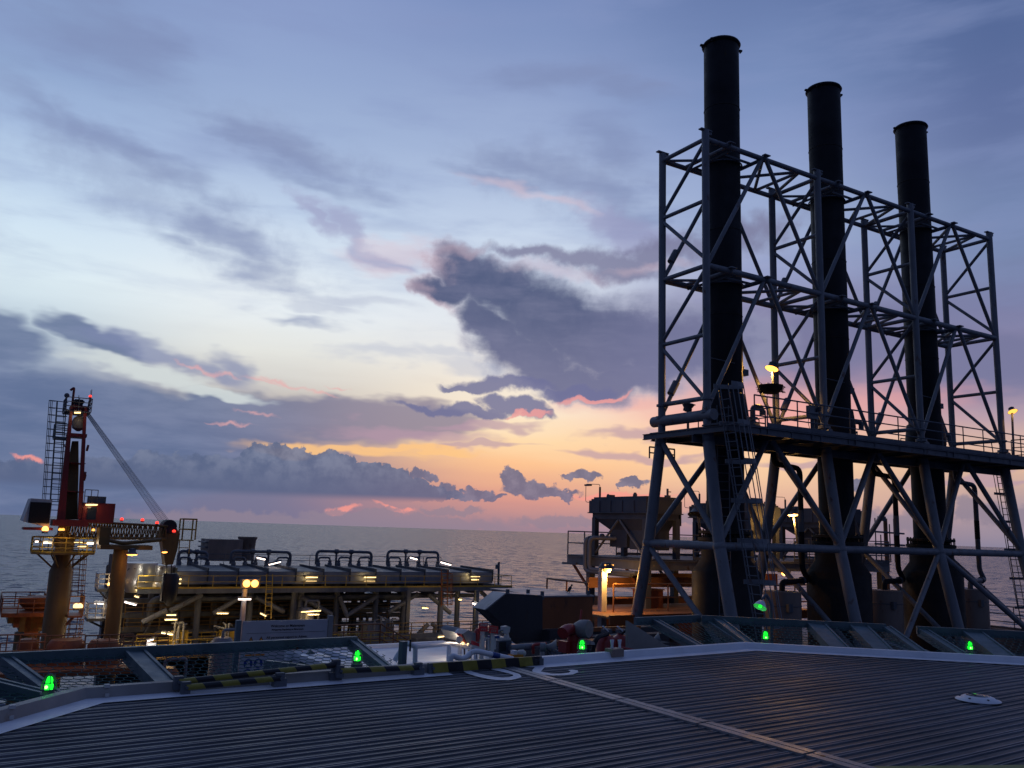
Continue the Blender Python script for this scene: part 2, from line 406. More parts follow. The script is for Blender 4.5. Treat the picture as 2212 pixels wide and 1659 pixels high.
def ladder(mb, p, q, side, w=.45, r=.022, step=.30):
    p, q, e = Vector(p), Vector(q), Vector(side).normalized() * w / 2
    mb.tube(p - e, q - e, r, n=6); mb.tube(p + e, q + e, r, n=6)
    L = (q - p).length
    for i in range(1, int(L / step)):
        c = p + (q - p) * (i * step / L); mb.tube(c - e, c + e, r * .7, n=5, cap=False)
    return mb


def cage(mb, p, q, side, out, hoops=5, w=.75, r=.02, bars=5, band=.07):
    """safety hoops round a ladder that runs from p to q"""
    p, q, e, o = Vector(p), Vector(q), Vector(side).normalized() * w / 2, Vector(out).normalized()
    pts = [(math.cos(math.pi * i / 10), math.sin(math.pi * i / 10)) for i in range(11)]
    for k in range(hoops):
        c = p + (q - p) * k / (hoops - 1); P = [c + e * x + o * (y * w * .95) for x, y in pts]
        for i in range(10): mb.bar(P[i], P[i + 1], .014, band)
    for i in range(bars):
        x, y = pts[1 + round(8 * i / (bars - 1))]; mb.tube(p + e * x + o * (y * w * .95), q + e * x + o * (y * w * .95), r * .8, n=5, cap=False)
    return mb


def tag(o, label=None, cat=None, group=None, kind=None):
    if label: o['label'] = label
    if cat: o['category'] = cat
    if group: o['group'] = group
    if kind: o['kind'] = kind
    return o


def _mesh(name, mb, mat, org):
    me = bpy.data.meshes.new(name)
    me.from_pydata([p - org for p in mb.v], [], mb.f)
    me.polygons.foreach_set('use_smooth', mb.sm)
    bm = bmesh.new(); bm.from_mesh(me); bmesh.ops.recalc_face_normals(bm, faces=bm.faces); bm.to_mesh(me); bm.free()
    me.set_sharp_from_angle(angle=R(40))
    me.materials.append(mat); me.update()
    return me


def thing(F, name, label, cat, org, group=None):
    o = bpy.data.objects.new(name, None); COL.objects.link(o); o.empty_display_size = .2
    o.location = F.out(org); o.rotation_euler = (0, 0, F.t)
    o['_o'] = list(org)
    return tag(o, label, cat, group)


def root_of(o):
    while o.parent: o = o.parent
    return o


def part(name, mb, mat, parent, label=None):
    org = Vector(root_of(parent)['_o'])
    o = bpy.data.objects.new(name, _mesh(name, mb, mat, org)); COL.objects.link(o); o.parent = parent
    if label: o['label'] = label
    return o


def solo(F, name, mb, mat, label=None, cat=None, group=None, kind=None, org=None):
    if org is None:
        xs = [p.x for p in mb.v]; ys = [p.y for p in mb.v]; zs = [p.z for p in mb.v]
        org = V((min(xs) + max(xs)) / 2, (min(ys) + max(ys)) / 2, min(zs))
    o = bpy.data.objects.new(name, _mesh(name, mb, mat, Vector(org))); COL.objects.link(o)
    o.location = F.out(org); o.rotation_euler = (0, 0, F.t); o['_o'] = list(org)
    return tag(o, label, cat, group, kind)


def dup(o, F, org, label=None, parent=None, rz=None):
    c = o.copy(); COL.objects.link(c)
    if parent is None:
        c.location = F.out(org); c['_o'] = list(org); c.rotation_euler = (0, 0, F.t if rz is None else rz)
        if label: c['label'] = label
    else: c.parent = parent
    for ch in list(o.children): dup(ch, F, org, None, c)
    return c


# ---------------------------------------------------------------- materials
def material(name, col, rough=.55, metal=0.0, var=.25, vs=3.0, rust=0.0, rustcol=(.12, .045, .018), bump=.0, bs=20.0, streak=False, spec=.5, coat=0.0):
    m = bpy.data.materials.new(name); m.use_nodes = True
    nt = m.node_tree; b = nt.nodes['Principled BSDF']
    tc = nt.nodes.new('ShaderNodeTexCoord')
    def nz(scale, detail=4, st=(1, 1, 1)):
        mp = nt.nodes.new('ShaderNodeMapping'); mp.inputs['Scale'].default_value = st; nt.links.new(tc.outputs['Object'], mp.inputs[0])
        n = nt.nodes.new('ShaderNodeTexNoise'); n.inputs['Scale'].default_value = scale; n.inputs['Detail'].default_value = detail; n.inputs['Roughness'].default_value = .6
        nt.links.new(mp.outputs[0], n.inputs['Vector']); return n.outputs['Fac']
    f = nz(vs, 5, (1, 1, .25) if streak else (1, 1, 1))
    r = nt.nodes.new('ShaderNodeMapRange'); nt.links.new(f, r.inputs[0]); r.inputs[1].default_value = .3; r.inputs[2].default_value = .7
    r.inputs[3].default_value = 1 - var; r.inputs[4].default_value = 1 + var
    mx = nt.nodes.new('ShaderNodeVectorMath'); mx.operation = 'SCALE'; mx.inputs[0].default_value = col[:3]; nt.links.new(r.outputs[0], mx.inputs['Scale'])
    out = mx.outputs[0]
    if rust > 0:
        g = nz(vs * 2.3, 8, (1, 1, .45))
        rr = nt.nodes.new('ShaderNodeMapRange'); nt.links.new(g, rr.inputs[0]); rr.inputs[1].default_value = .70 - rust * .35; rr.inputs[2].default_value = .78 - rust * .25
        mm = nt.nodes.new('ShaderNodeMix'); mm.data_type = 'RGBA'; nt.links.new(rr.outputs[0], mm.inputs[0]); nt.links.new(out, mm.inputs[6]); mm.inputs[7].default_value = (*rustcol, 1)
        out = mm.outputs[2]
    nt.links.new(out, b.inputs['Base Color'])
    rv = nt.nodes.new('ShaderNodeMapRange'); nt.links.new(nz(vs * 1.7), rv.inputs[0]); rv.inputs[1].default_value = .3; rv.inputs[2].default_value = .7
    rv.inputs[3].default_value = max(.05, rough - .1); rv.inputs[4].default_value = min(1, rough + .12); nt.links.new(rv.outputs[0], b.inputs['Roughness'])
    b.inputs['Metallic'].default_value = metal; b.inputs['Specular IOR Level'].default_value = spec; b.inputs['Coat Weight'].default_value = coat
    if bump > 0:
        bp = nt.nodes.new('ShaderNodeBump'); bp.inputs['Strength'].default_value = bump; bp.inputs['Distance'].default_value = .02
        nt.links.new(nz(bs, 5), bp.inputs['Height']); nt.links.new(bp.outputs[0], b.inputs['Normal'])
    return m


def glow(name, col, k, base=(.8, .8, .8)):
    m = bpy.data.materials.new(name); m.use_nodes = True; b = m.node_tree.nodes['Principled BSDF']
    b.inputs['Base Color'].default_value = (*base, 1); b.inputs['Emission Color'].default_value = (*col, 1); b.inputs['Emission Strength'].default_value = k
    b.inputs['Roughness'].default_value = .3
    return m


M = {}
M['steel'] = material('painted_grey_steel', (.18, .19, .20), .5, .0, .25, 1.6, .30, (.12, .06, .035), .12, 30, True)
M['steel_dark'] = material('dark_grey_steel', (.10, .11, .125), .55, 0, .3, 1.4, .2, (.07, .032, .018), .12, 24, True)
M['grate'] = material('walkway_grating', (.09, .095, .11), .6, .3, .3, 4, .25, (.09, .04, .02), .2, 60)
M['stack'] = material('black_heat_paint', (.010, .011, .014), .62, 0, .35, .8, .10, (.035, .024, .02), .2, 14, True, .3)
M['stack_band'] = material('faded_black_paint', (.030, .026, .022), .7, 0, .35, .9, .2, (.05, .03, .02), .2, 14, True, .3)
M['casing'] = material('brown_stained_casing', (.022, .020, .019), .7, 0, .35, .9, .4, (.045, .028, .018), .2, 12, True, .3)
M['yellow'] = material('mustard_yellow_paint', (.17, .10, .024), .5, 0, .25, 1.2, .18, (.09, .04, .015), .1, 20, True)
M['yellow_rail'] = material('yellow_handrail_paint', (.42, .27, .03), .45, 0, .2, 2, .1)
M['red'] = material('red_crane_paint', (.17, .016, .014), .45, 0, .25, 1.2, .12, (.06, .02, .015), .1, 20, True)
M['fire_red'] = material('fire_red_paint', (.32, .028, .024), .35, 0, .15, 4, .05)
M['white'] = material('white_paint', (.72, .74, .76), .45, 0, .10, 2.2, .06, (.35, .24, .15), .08, 30)
M['offwhite'] = material('weathered_white_paint', (.50, .49, .46), .5, 0, .2, 2.0, .15, (.22, .13, .07), .1, 30)
M['black'] = material('black_rubber', (.012, .012, .014), .6, 0, .2, 6)
M['clad'] = material('galvanised_cladding', (.24, .245, .26), .42, .55, .18, .8, .06, (.2, .12, .07), .1, 6, True)
M['roofclad'] = material('grey_cooler_roof_sheet', (.065, .072, .085), .5, .25, .25, .7, .12, (.10, .07, .05), .1, 8)
M['filter'] = material('slate_grey_filter_housing', (.060, .070, .095), .55, 0, .2, .9, .14, (.05, .032, .025), .12, 20, True)
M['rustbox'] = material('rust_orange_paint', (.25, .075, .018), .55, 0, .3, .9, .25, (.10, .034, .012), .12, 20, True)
M['duct'] = material('dark_duct_steel', (.045, .042, .042), .6, 0, .35, .8, .3, (.06, .03, .018), .15, 14, True)
M['ducttop'] = material('skylit_duct_top', (.32, .30, .29), .4, .2, .25, 1.0, .2)  # pale because sky light on the upper faces is painted in
M['lamp_orange'] = material('lamplight_orange_tint', (.30, .14, .06), .6, 0, .25, 1.0, .2)  # orange of the sodium lamps is mixed into the base colour
M['netgreen'] = material('green_coated_wire', (.035, .10, .085), .45, .2, .25, 8)
M['netframe'] = material('blue_green_frame_paint', (.09, .135, .15), .5, .1, .25, 3, .15)
M['board'] = material('sign_board_white', (.46, .46, .47), .45, 0, .12, 2.0, .05)
M['ink'] = material('sign_black_ink', (.015, .015, .018), .5)
M['signblue'] = material('sign_blue', (.012, .05, .22), .45)
M['signamber'] = material('sign_amber', (.62, .22, .02), .45)
M['signred'] = material('sign_red', (.55, .022, .03), .4)
M['glass'] = material('dark_glass', (.02, .025, .035), .08, 0, .1, 2)
M['rope'] = material('wire_rope', (.16, .17, .19), .5, .6, .2, 20)
M['clad_bright'] = material('bright_new_cladding', (.46, .47, .49), .36, .7, .18, .8, .05, bump=.1, bs=6, streak=True)
M['nest'] = material('dry_twigs', (.030, .022, .016), .9, 0, .5, 20)
M['kerb'] = material('grey_beige_kerb_paint', (.26, .245, .225), .55, 0, .22, 1.6, .2, (.2, .12, .07), .12, 20)
M['drum'] = material('tan_silencer_paint', (.22, .165, .13), .55, 0, .22, 1.0, .25, (.12, .05, .025), .12, 14, True)
M['sodium'] = glow('sodium_lamp', (1.0, .36, .055), 4.2)
M['sodium_dim'] = glow('dim_sodium_lamp', (1.0, .42, .06), 2.0)
M['tube'] = glow('fluorescent_tube', (1.0, .64, .24), 2.3)
M['tube_pink'] = glow('cool_fluorescent_tube', (1.0, .80, .70), 4.0)
M['redlamp'] = glow('red_warning_lamp', (1.0, .04, .025), 2.2, (.4, .02, .02))
M['green'] = glow('green_lens', (.005, 1.0, .02), 2.6, (.02, .5, .04))
M['green_core'] = glow('green_core', (.16, 1.0, .10), 7.0, (.1, .6, .1))


def stripes(name, ang, period):
    m = bpy.data.materials.new(name); m.use_nodes = True; nt = m.node_tree; b = nt.nodes['Principled BSDF']
    tc = nt.nodes.new('ShaderNodeTexCoord'); mp = nt.nodes.new('ShaderNodeMapping'); mp.inputs['Rotation'].default_value = (0, ang, 0)
    nt.links.new(tc.outputs['Object'], mp.inputs[0]); sp = nt.nodes.new('ShaderNodeSeparateXYZ'); nt.links.new(mp.outputs[0], sp.inputs[0])
    x = X(nt, sp.outputs[0]); fr = (x * (1 / period)).op('FRACT')
    n = nt.nodes.new('ShaderNodeTexNoise'); n.inputs['Scale'].default_value = 14; n.inputs['Detail'].default_value = 5; nt.links.new(tc.outputs['Object'], n.inputs['Vector'])
    k = (fr + (X(nt, n.outputs['Fac']) - .5) * .05).op('GREATER_THAN', .5)
    mx = nt.nodes.new('ShaderNodeMix'); mx.data_type = 'RGBA'; nt.links.new(k.s, mx.inputs[0]); mx.inputs[6].default_value = (.36, .30, .035, 1); mx.inputs[7].default_value = (.012, .013, .018, 1)
    m2 = nt.nodes.new('ShaderNodeMix'); m2.data_type = 'RGBA'; m2.blend_type = 'MULTIPLY'; m2.inputs[0].default_value = .5; nt.links.new(mx.outputs[2], m2.inputs[6]); nt.links.new(n.outputs['Fac'], m2.inputs[7])
    nt.links.new(m2.outputs[2], b.inputs['Base Color']); b.inputs['Roughness'].default_value = .5
    return m


M['stripe'] = stripes('yellow_black_bar_paint', R(35), .30)
M['stripe_wide'] = stripes('yellow_black_kick_plate', R(14), .42)


# ---------------------------------------------------------------- sea
def sea_material():
    m = bpy.data.materials.new('evening_sea'); m.use_nodes = True; nt = m.node_tree; b = nt.nodes['Principled BSDF']
    b.inputs['Base Color'].default_value = (.016, .034, .080, 1); b.inputs['Roughness'].default_value = .25; b.inputs['IOR'].default_value = 1.33
    g = nt.nodes.new('ShaderNodeNewGeometry')
    def nz(sc, scale, detail, rot=0.0):
        mp = nt.nodes.new('ShaderNodeMapping'); mp.inputs['Scale'].default_value = sc; mp.inputs['Rotation'].default_value = (0, 0, rot); nt.links.new(g.outputs['Position'], mp.inputs[0])
        n = nt.nodes.new('ShaderNodeTexNoise'); n.inputs['Scale'].default_value = scale; n.inputs['Detail'].default_value = detail; n.inputs['Roughness'].default_value = .62; n.inputs['Distortion'].default_value = .4
        nt.links.new(mp.outputs[0], n.inputs['Vector']); return X(nt, n.outputs['Fac'])
    def nv(sc, scale, detail, k, rot=0.0):
        mp = nt.nodes.new('ShaderNodeMapping'); mp.inputs['Scale'].default_value = sc; mp.inputs['Rotation'].default_value = (0, 0, rot); nt.links.new(g.outputs['Position'], mp.inputs[0])
        n = nt.nodes.new('ShaderNodeTexNoise'); n.inputs['Scale'].default_value = scale; n.inputs['Detail'].default_value = detail; n.inputs['Roughness'].default_value = .6
        nt.links.new(mp.outputs[0], n.inputs['Vector'])
        a = nt.nodes.new('ShaderNodeVectorMath'); a.operation = 'SUBTRACT'; nt.links.new(n.outputs['Color'], a.inputs[0]); a.inputs[1].default_value = (.5, .5, .5)
        c = nt.nodes.new('ShaderNodeVectorMath'); c.operation = 'MULTIPLY'; nt.links.new(a.outputs[0], c.inputs[0]); c.inputs[1].default_value = (k, k, 0); return c.outputs[0]
    def vsum(a, b2):
        c = nt.nodes.new('ShaderNodeVectorMath'); c.operation = 'ADD'; nt.links.new(a, c.inputs[0])
        if isinstance(b2, tuple): c.inputs[1].default_value = b2
        else: nt.links.new(b2, c.inputs[1])
        return c.outputs[0]
    # wave slopes as a normal field (a bump map flattens out towards the horizon)
    v = vsum(vsum(nv((.6, 1, 1), .05, 3, 1.0, .35), nv((.45, 1, 1), .16, 4, 2.6, .2)), nv((.6, 1, 1), .8, 3, 1.2))
    nn = nt.nodes.new('ShaderNodeVectorMath'); nn.operation = 'NORMALIZE'; nt.links.new(vsum(v, (0, 0, 1)), nn.inputs[0])
    nt.links.new(nn.outputs[0], b.inputs['Normal'])
    return m


SEA_Z = -45.0
mb = MB(); n = 96
rad = [0.5, 60, 200, 600, 2000, 8000, 30000, 90000]
vs = [(r * math.cos(2 * math.pi * i / n), r * math.sin(2 * math.pi * i / n), 0) for r in rad for i in range(n)]
mb.add(vs, [tuple(range(n))] + [(j * n + i, (j + 1) * n + i, (j + 1) * n + (i + 1) % n, j * n + (i + 1) % n) for j in range(len(rad) - 1) for i in range(n)])
sea = solo(Frame(0), 'sea', mb, sea_material(), kind='structure', org=V(0, 0, 0))
sea.location = (0, 0, SEA_Z)

# ---------------------------------------------------------------- helideck (octagon, extruded aluminium planks along the edge direction)
CP, CQ, AP = 6.6, -2.25, 11.5
OCT = lambda r: [(CP + r / math.cos(R(22.5)) * math.cos(R(22.5 + 45 * i)), CQ + r / math.cos(R(22.5)) * math.sin(R(22.5 + 45 * i))) for i in range(8)]


def span(q, r):
    """p extent of the octagon of apothem r on the line q"""
    h = abs(q - CQ)
    if h > r: return None
    t = r * math.tan(R(22.5)); w = r if h <= t else r - (h - t)
    return CP - w, CP + w


def deck_mats():
    out = []
    for name, col, rough, metal, lo in (('dark_deck_coating', (.030, .034, .043), .5, 0.0, .65), ('worn_aluminium_rib', (.20, .215, .24), .48, .45, .6)):
        out.append(material(name, col, rough, metal * .4, .42, .55, .12 if metal == 0 else .05, (.05, .042, .036), .08, 40))
    return out


mat_base, mat_rib = deck_mats()
mb = MB(); o8 = OCT(AP + .45)
mb.prism([(p, q, -.35) for p, q in o8], (0, 0, .337))
deck = solo(DF, 'helideck', mb, mat_base, kind='structure', org=V(CP, CQ, 0))
mb = MB(); rng = random.Random(3); SEAM = lambda q: 6.42 + .052 * (q - 4.31)
k0 = math.floor((CQ - AP) / .28)
for k in range(k0, k0 + int(2 * AP / .28) + 3):
    for off, w in ((0, .012), (.042, .012), (.165, .011)):
        q = k * .28 + off + .05
        for side in (0, 1):
            sp = span(q, AP + .35)
            if not sp: continue
            a, b = (sp[0], min(sp[1], SEAM(q) - .09)) if side == 0 else (max(sp[0], SEAM(q) + .09), sp[1])
            if b - a < .05: continue
            qq = q + (.03 if side else 0)
            mb.box(a, b, qq - w / 2, qq + w / 2, -.015, 0)
part('plank_ribs', mb, mat_rib, deck)
# joint cover strip in segments
mb = MB(); dq = 1.236
for i in range(-9, 20):
    q1 = 9.62 - i * dq; q0 = q1 - dq + .035
    if q1 < CQ - AP + .5 or q1 > 9.7: continue
    q0 = max(q0, CQ - AP + .3)
    for dx in (-.048, .048):
        h = .012 + (.003 if dx > 0 else 0); c0, c1 = SEAM(q0) + dx, SEAM(q1) + dx
        mb.hull([(c0 - .044, q0, -.013), (c0 + .044, q0, -.013), (c1 + .044, q1, -.013), (c1 - .044, q1, -.013)], [(c0 - .044, q0, h), (c0 + .044, q0, h), (c1 + .044, q1, h), (c1 - .044, q1, h)])
part('joint_cover_strip', mb, material('worn_joint_cover', (.27, .26, .26), .42, .2, .25, 2, .15, bump=.1), deck)


def wear(name, col, seed=0.0, thin=.5):
    """traffic paint worn along the planks"""
    m = material(name, col, .5, 0, .12, 3, .05); nt = m.node_tree; b = nt.nodes['Principled BSDF']
    return m


PAINT = wear('white_line_paint', (.64, .66, .70))


def band(name, r0, r1, z, sides, mat, parent):
    mb = MB(); a, b = OCT(r0), OCT(r1)
    for i in sides:
        j = (i + 1) % 8
        mb.add([(*a[i], z), (*b[i], z), (*b[j], z), (*a[j], z)], [(0, 1, 2, 3)])
    return part(name, mb, mat, parent)


# octagon side k runs from corner k to k+1: 1 is the far edge, 2 the far left chamfer, 0 the far right chamfer
pl_ = band('perimeter_line', AP, AP + .27, .004, (0, 2, 3, 4, 5, 6, 7), PAINT, deck)
mb = MB()
for a, b, a2, b2 in ((7.10, OCT(AP)[1][0], 6.88, OCT(AP + .27)[1][0]), (OCT(AP)[2][0], 5.75, OCT(AP + .27)[2][0], 5.80)):
    mb.add([(a, CQ + AP, .004), (a2, CQ + AP + .27, .004), (b2, CQ + AP + .27, .004), (b, CQ + AP, .004)], [(0, 1, 2, 3)])
part('perimeter_line', mb, PAINT, deck)
o0, o1, o2 = OCT(AP + .26), OCT(AP + .30), OCT(AP + .40)


def lip(name, segs, mat, h):
    mb = MB()
    for (p0, p1, i0, i1) in segs:
        i, j = i0, i1
        def at(o, t): return Vector((o[i][0] + (o[j][0] - o[i][0]) * t, o[i][1] + (o[j][1] - o[i][1]) * t, 0))
        A, B, C = (at(o0, p0), at(o0, p1)), (at(o1, p0), at(o1, p1)), (at(o2, p0), at(o2, p1))
        sec = lambda n: [A[n] + V(0, 0, .003), B[n] + V(0, 0, h), C[n] + V(0, 0, h), C[n] - V(0, 0, .2), A[n] - V(0, 0, .2)]
        s0, s1 = sec(0), sec(1)
        mb.add(s0 + s1, [(0, 1, 2, 3, 4), (9, 8, 7, 6, 5)] + [(x, (x + 1) % 5, 5 + (x + 1) % 5, 5 + x) for x in range(5)])
    return part(name, mb, mat, deck)


lip('edge_kerb', [(0, 1, 0, 1), (0, .49, 1, 2), (0, 1, 7, 0)], M['white'], .085)
lip('edge_gutter', [(.5, 1, 1, 2), (0, 1, 2, 3), (0, 1, 3, 4), (0, 1, 4, 5), (0, 1, 5, 6), (0, 1, 6, 7)], M['kerb'], .10)
# white tie-down clips along the gutter
cl = MB(); c2 = OCT(AP + .25); c3 = OCT(AP + .30)
for (i, j, ts) in ((2, 1, (.02, .10, .19)), (2, 3, (.10, .23, .36, .5))):
    for t in ts:
        p = Vector((c3[i][0] + (c3[j][0] - c3[i][0]) * t, c3[i][1] + (c3[j][1] - c3[i][1]) * t, .10)); cl.obox(p + V(0, 0, .006), (.05, .05, .03)); cl.obox(p - V(0, .05, .075), (.035, .03, .03))
part('tie_down_clip', cl, M['offwhite'], deck)
GO = [(6.07, 9.53), (5.98, 9.26), (5.97, 9.04), (6.0, 8.84), (6.08, 8.72), (6.22, 8.66), (6.37, 8.69), (6.55, 8.77), (6.61, 8.85), (6.68, 8.96), (6.72, 9.28), (6.71, 9.52), (6.53, 9.52), (6.54, 9.32), (6.57, 9.06), (6.55, 8.95), (6.5, 8.89), (6.38, 8.83), (6.26, 8.84), (6.17, 8.98), (6.14, 9.17), (6.15, 9.37), (6.21, 9.53)]
GJ = [(7.37, 9.52), (7.20, 9.52), (6.82, 9.14), (6.75, 9.03), (6.74, 8.8), (6.81, 8.71), (6.96, 8.66), (7.11, 8.67), (7.29, 8.78), (7.37, 8.9), (7.34, 8.97), (7.26, 8.96), (7.23, 8.87), (7.15, 8.8), (7.0, 8.77), (6.89, 8.83), (6.86, 9.01)]
mb = MB()
for g, f in ((GO, lambda p: 5.95 + (p - 5.97) * .82), (GJ, lambda p: p + .04)): mb.add([(f(p), q, .0045) for p, q in g], [tuple(range(len(g)))])
bmk = part('painted_deck_number', mb, PAINT, deck)
# a broad yellow green line, only its far edge is in view
mb = MB(); e0, e1 = DF.Z(1836, 1655.5, .004), DF.Z(2260, 1651.5, .004); dn = V(-(e1 - e0).y, (e1 - e0).x, 0).normalized()
mb.add([e0, e1, e1 - dn * .9, e0 - dn * .9], [(0, 1, 2, 3)])
part('yellow_line', mb, material('faded_yellow_line_paint', (.20, .23, .06), .55, 0, .15, 3), deck)

# flush deck light
c = DF.Z(2113, 1513, 0)
t = thing(DF, 'deck_light', 'low white round light fitting set flush on the dark ribbed deck', 'deck light', V(c.x, c.y, 0))
part('housing', MB().lathe([(.24, .004), (.235, .012), (.14, .052), (.125, .054)], (c.x, c.y, 0), n=28), M['white'], t)
part('lens', MB().lathe([(.128, .050), (.10, .062), (.0005, .064)], (c.x, c.y, 0), n=24), M['glass'], t)
rg = MB()
for i in range(6): a = i * math.pi / 3; rg.obox((c.x + .185 * math.cos(a), c.y + .185 * math.sin(a), .036), (.02, .02, .014))
part('screw_ring', rg, M['steel_dark'], t)

# green perimeter lights
def green_light(c, label):
    x, y, z = c
    t = thing(DF, 'perimeter_light', label, 'deck light', c, 'green perimeter lights')
    part('base', MB().lathe([(.070, -.10), (.070, .02), (.058, .03), (.050, .055)], c, n=16, cap1=True), M['steel_dark'], t)
    part('lens', MB().lathe([(.034, .055), (.039, .075), (.038, .105), (.030, .113), (.031, .145), (.022, .168), (.010, .178), (.0005, .180)], c, n=16), M['green'], t)
    part('bulb', MB().sphere((x - .026, y - .030, z + .085), .016), M['green_core'], t)
    g = MB()
    for k in range(4):
        ph = k * math.pi / 4; P = [V(x + .068 * math.cos(ph) * math.cos(s), y + .068 * math.sin(ph) * math.cos(s), z + .06 + (.145 * math.sin(s) if s else 0)) for s in [math.pi * i / 10 for i in range(11)]]
        for i in range(10): g.tube(P[i], P[i + 1], .0045, n=5)
    g.ring((x, y, z + .06), .068, .006, m=5); g.ring((x, y, z + .125), .062, .005, m=5)
    part('wire_guard', g, M['steel_dark'], t)
    return t


for (px, py, lab) in ((103, 1503, 'green deck edge light nearest the camera, beside the left net frame'), (771, 1438, 'green deck edge light behind the yellow and black bar, under the safety sign'),
                      (1257, 1411, 'green deck edge light in front of the red fire monitor'), (1654, 1388, 'green deck edge light at the far corner of the white kerb'), (2096, 1411, 'green deck edge light at the right, before the last net panel')):
    c = DF.Z(px, py, .05); green_light(V(c.x, c.y, .05), lab)

# folded guard rails painted yellow and black along the kerb
def barrier(px0, px1, th, mat, label, q=9.60, h=None, brk=True):
    a, b = DF.B(*px0, q), DF.B(*px1, q)
    t = thing(DF, 'folding_barrier', label, 'barrier', a, 'folded yellow and black barriers')
    if h: part('kick_plate', MB().bar(a, b, .03, h), mat, t)
    else: part('bar', MB().tube(a, b, th, n=14), mat, t)
    if brk:
        m = MB()
        for c in (a, b): m.obox(c + V(0, .02, -.01), (.09, .06, .13)); m.tube(c - V(0, .04, 0), c + V(0, .06, 0), .016, n=8)
        m.obox(V(b.x, b.y + .03, .04), (.14, .09, .10))
        part('pivot_bracket', m, M['steel_dark'], t)
    return t


barrier((386, 1473), (727, 1436), .030, M['stripe'], 'long raised yellow and black bar below the blue mandatory signs', 9.48)
barrier((402, 1485), (606, 1465), .030, M['stripe'], 'lower short yellow and black bar resting by the left gutter', 9.36)
barrier((735, 1449), (905, 1442), .032, M['stripe'], 'middle yellow and black bar just right of the green light', 9.42)
barrier((934, 1443), (1164, 1427), .03, M['stripe_wide'], 'wide yellow and black kick plate left of the white kerb', 9.44, .115)

# safety nets outside the edge
def hexnet(mb, p0, du, dv, nu, nv, lu, lv, r=.0045):
    """chicken wire between p0, p0 + du and p0 + dv"""
    su, sv = lu / nu, lv / nv; rng = random.Random(5)
    P = lambda a, b: p0 + du * (a / lu) + dv * (b / lv) - V(0, 0, .10 * math.sin(math.pi * min(1, max(0, b / lv))) * math.sin(math.pi * min(1, max(0, a / lu))) ** .5)
    for i in range(nu):
        for j in range(nv):
            x = (i + (.5 if j % 2 else 0)) * su; y = j * sv
            if x + su > lu + su * .6: continue
            a, b, c, d = P(x, y + sv * .3), P(x + su * .5, y), P(x + su, y + sv * .3), P(x + su, y + sv)
            for s, e in ((a, b), (b, c), (c, d)): mb.tube(s, e, r, n=4, cap=False)
    return mb


def net(F, a0, a1, q0, z0, q1, z1, label, brs, mesh=True, wire=(.11, .10)):
    """a net panel hung from the deck edge line q0 out to a rail at q1"""
    t = thing(F, 'safety_net', label, 'safety net', V(a0, q0, z0), 'helideck edge safety nets')
    fr = MB(); fr.bar((a0, q1, z1), (a1, q1, z1), .07, .13); fr.bar((a0, q0, z0 - .05), (a1, q0, z0 - .05), .05, .06)
    part('outer_rail', fr, M['netframe'], t)
    for a, sk, w in brs:
        b = MB(); p, q = V(a, q0, z0 - .06), V(a + sk, q1 + .02, z1 - .03)
        b.bar(p, q, .035, .14); b.bar(p + V(w, 0, 0), q + V(w, 0, 0), .035, .14); b.bar(p + V(w / 2, 0, .05), q + V(w / 2, 0, .05), w, .012)
        part('bracket', b, M['netframe'], t)
    if mesh:
        L, D = abs(a1 - a0), math.hypot(q1 - q0, z1 - z0)
        part('wire_mesh', hexnet(MB(), V(a0, q0, z0), V(a1 - a0, 0, 0), V(0, q1 - q0, z1 - z0), int(L / wire[0]), int(D / wire[1]), L, D), M['netgreen'], t)
    return t


net(DF, 1.12, 5.42, 9.80, -.02, 11.3, .17, 'long green wire net left of the stairs, in front of the welcome board', [(1.50, -.38, .10), (2.52, -.10, .20), (5.20, .12, .10)])
F2 = Frame(80.0)                                        # the far left chamfer, seen end on
cf = F2.inn(DF.out(V(1.8, 9.75, 0)))
net(F2, cf.x - 3.6, cf.x - .1, cf.y, -.02, cf.y + 1.5, .17, 'green wire net at the lower left corner beside the nearest green light', [(cf.x - .25, 0.0, .10), (cf.x - 1.9, 0, .15)])
rr = DF.B(1372, 1349, 11.3)
net(DF, rr.x, 12.3, 9.75, -.02, 11.3, .27, 'short green wire net in front of the first stack leg', [(10.75, .35, .12), (11.75, .60, .16)], wire=(.10, .30))
CFr = Frame(-10.0)                                      # the far right chamfer
cc = CFr.inn(DF.out(V(*OCT(AP + .45)[1], 0)))
q0 = cc.y; e1 = CFr.B(1516, 1334, q0 + 1.5); e2 = CFr.B(1914, 1359, q0 + 1.5); e3 = CFr.B(1980, 1357, q0 + 1.5)
net(CFr, e1.x, e2.x, q0, -.02, q0 + 1.5, (e1.z + e2.z) / 2, 'long dark green wire net between the far corner light and the gap', [(e1.x + .75, -.55, .15), (e1.x + 2.05, -.2, .28), (e2.x - .45, -.15, .28), (e2.x + .25, -.3, .12)])
net(CFr, e3.x, e3.x + 3.4, q0, -.02, q0 + 1.5, e3.z - .03, 'rightmost green wire net behind the right hand green light', [(e3.x + .35, -.32, .13), (e3.x + .85, -.1, .3)])
pl = MB(); p0, p1, p2, p3 = (DF.B(x, y, 10.0) for x, y in ((1356, 1341), (1370, 1350), (1452, 1402), (1356, 1406)))
pl.prism([p0, p1, p2, p3], (0, .05, 0))
solo(DF, 'net_end_plate', pl, M['kerb'], 'grey beige steel plate closing the end of the right hand net', 'end plate')
pl = MB(); g0, g1 = CFr.B(1925, 1366, q0 + .9), CFr.B(1972, 1372, q0 + .9)
pl.bar((g0.x + .05, q0 + 1.4, .10), (g0.x + .5, q0, -.05), .42, .02)
solo(CFr, 'gap_cover_plate', pl, M['steel'], 'grey plate lying in the gap between the two right hand nets', 'cover plate')


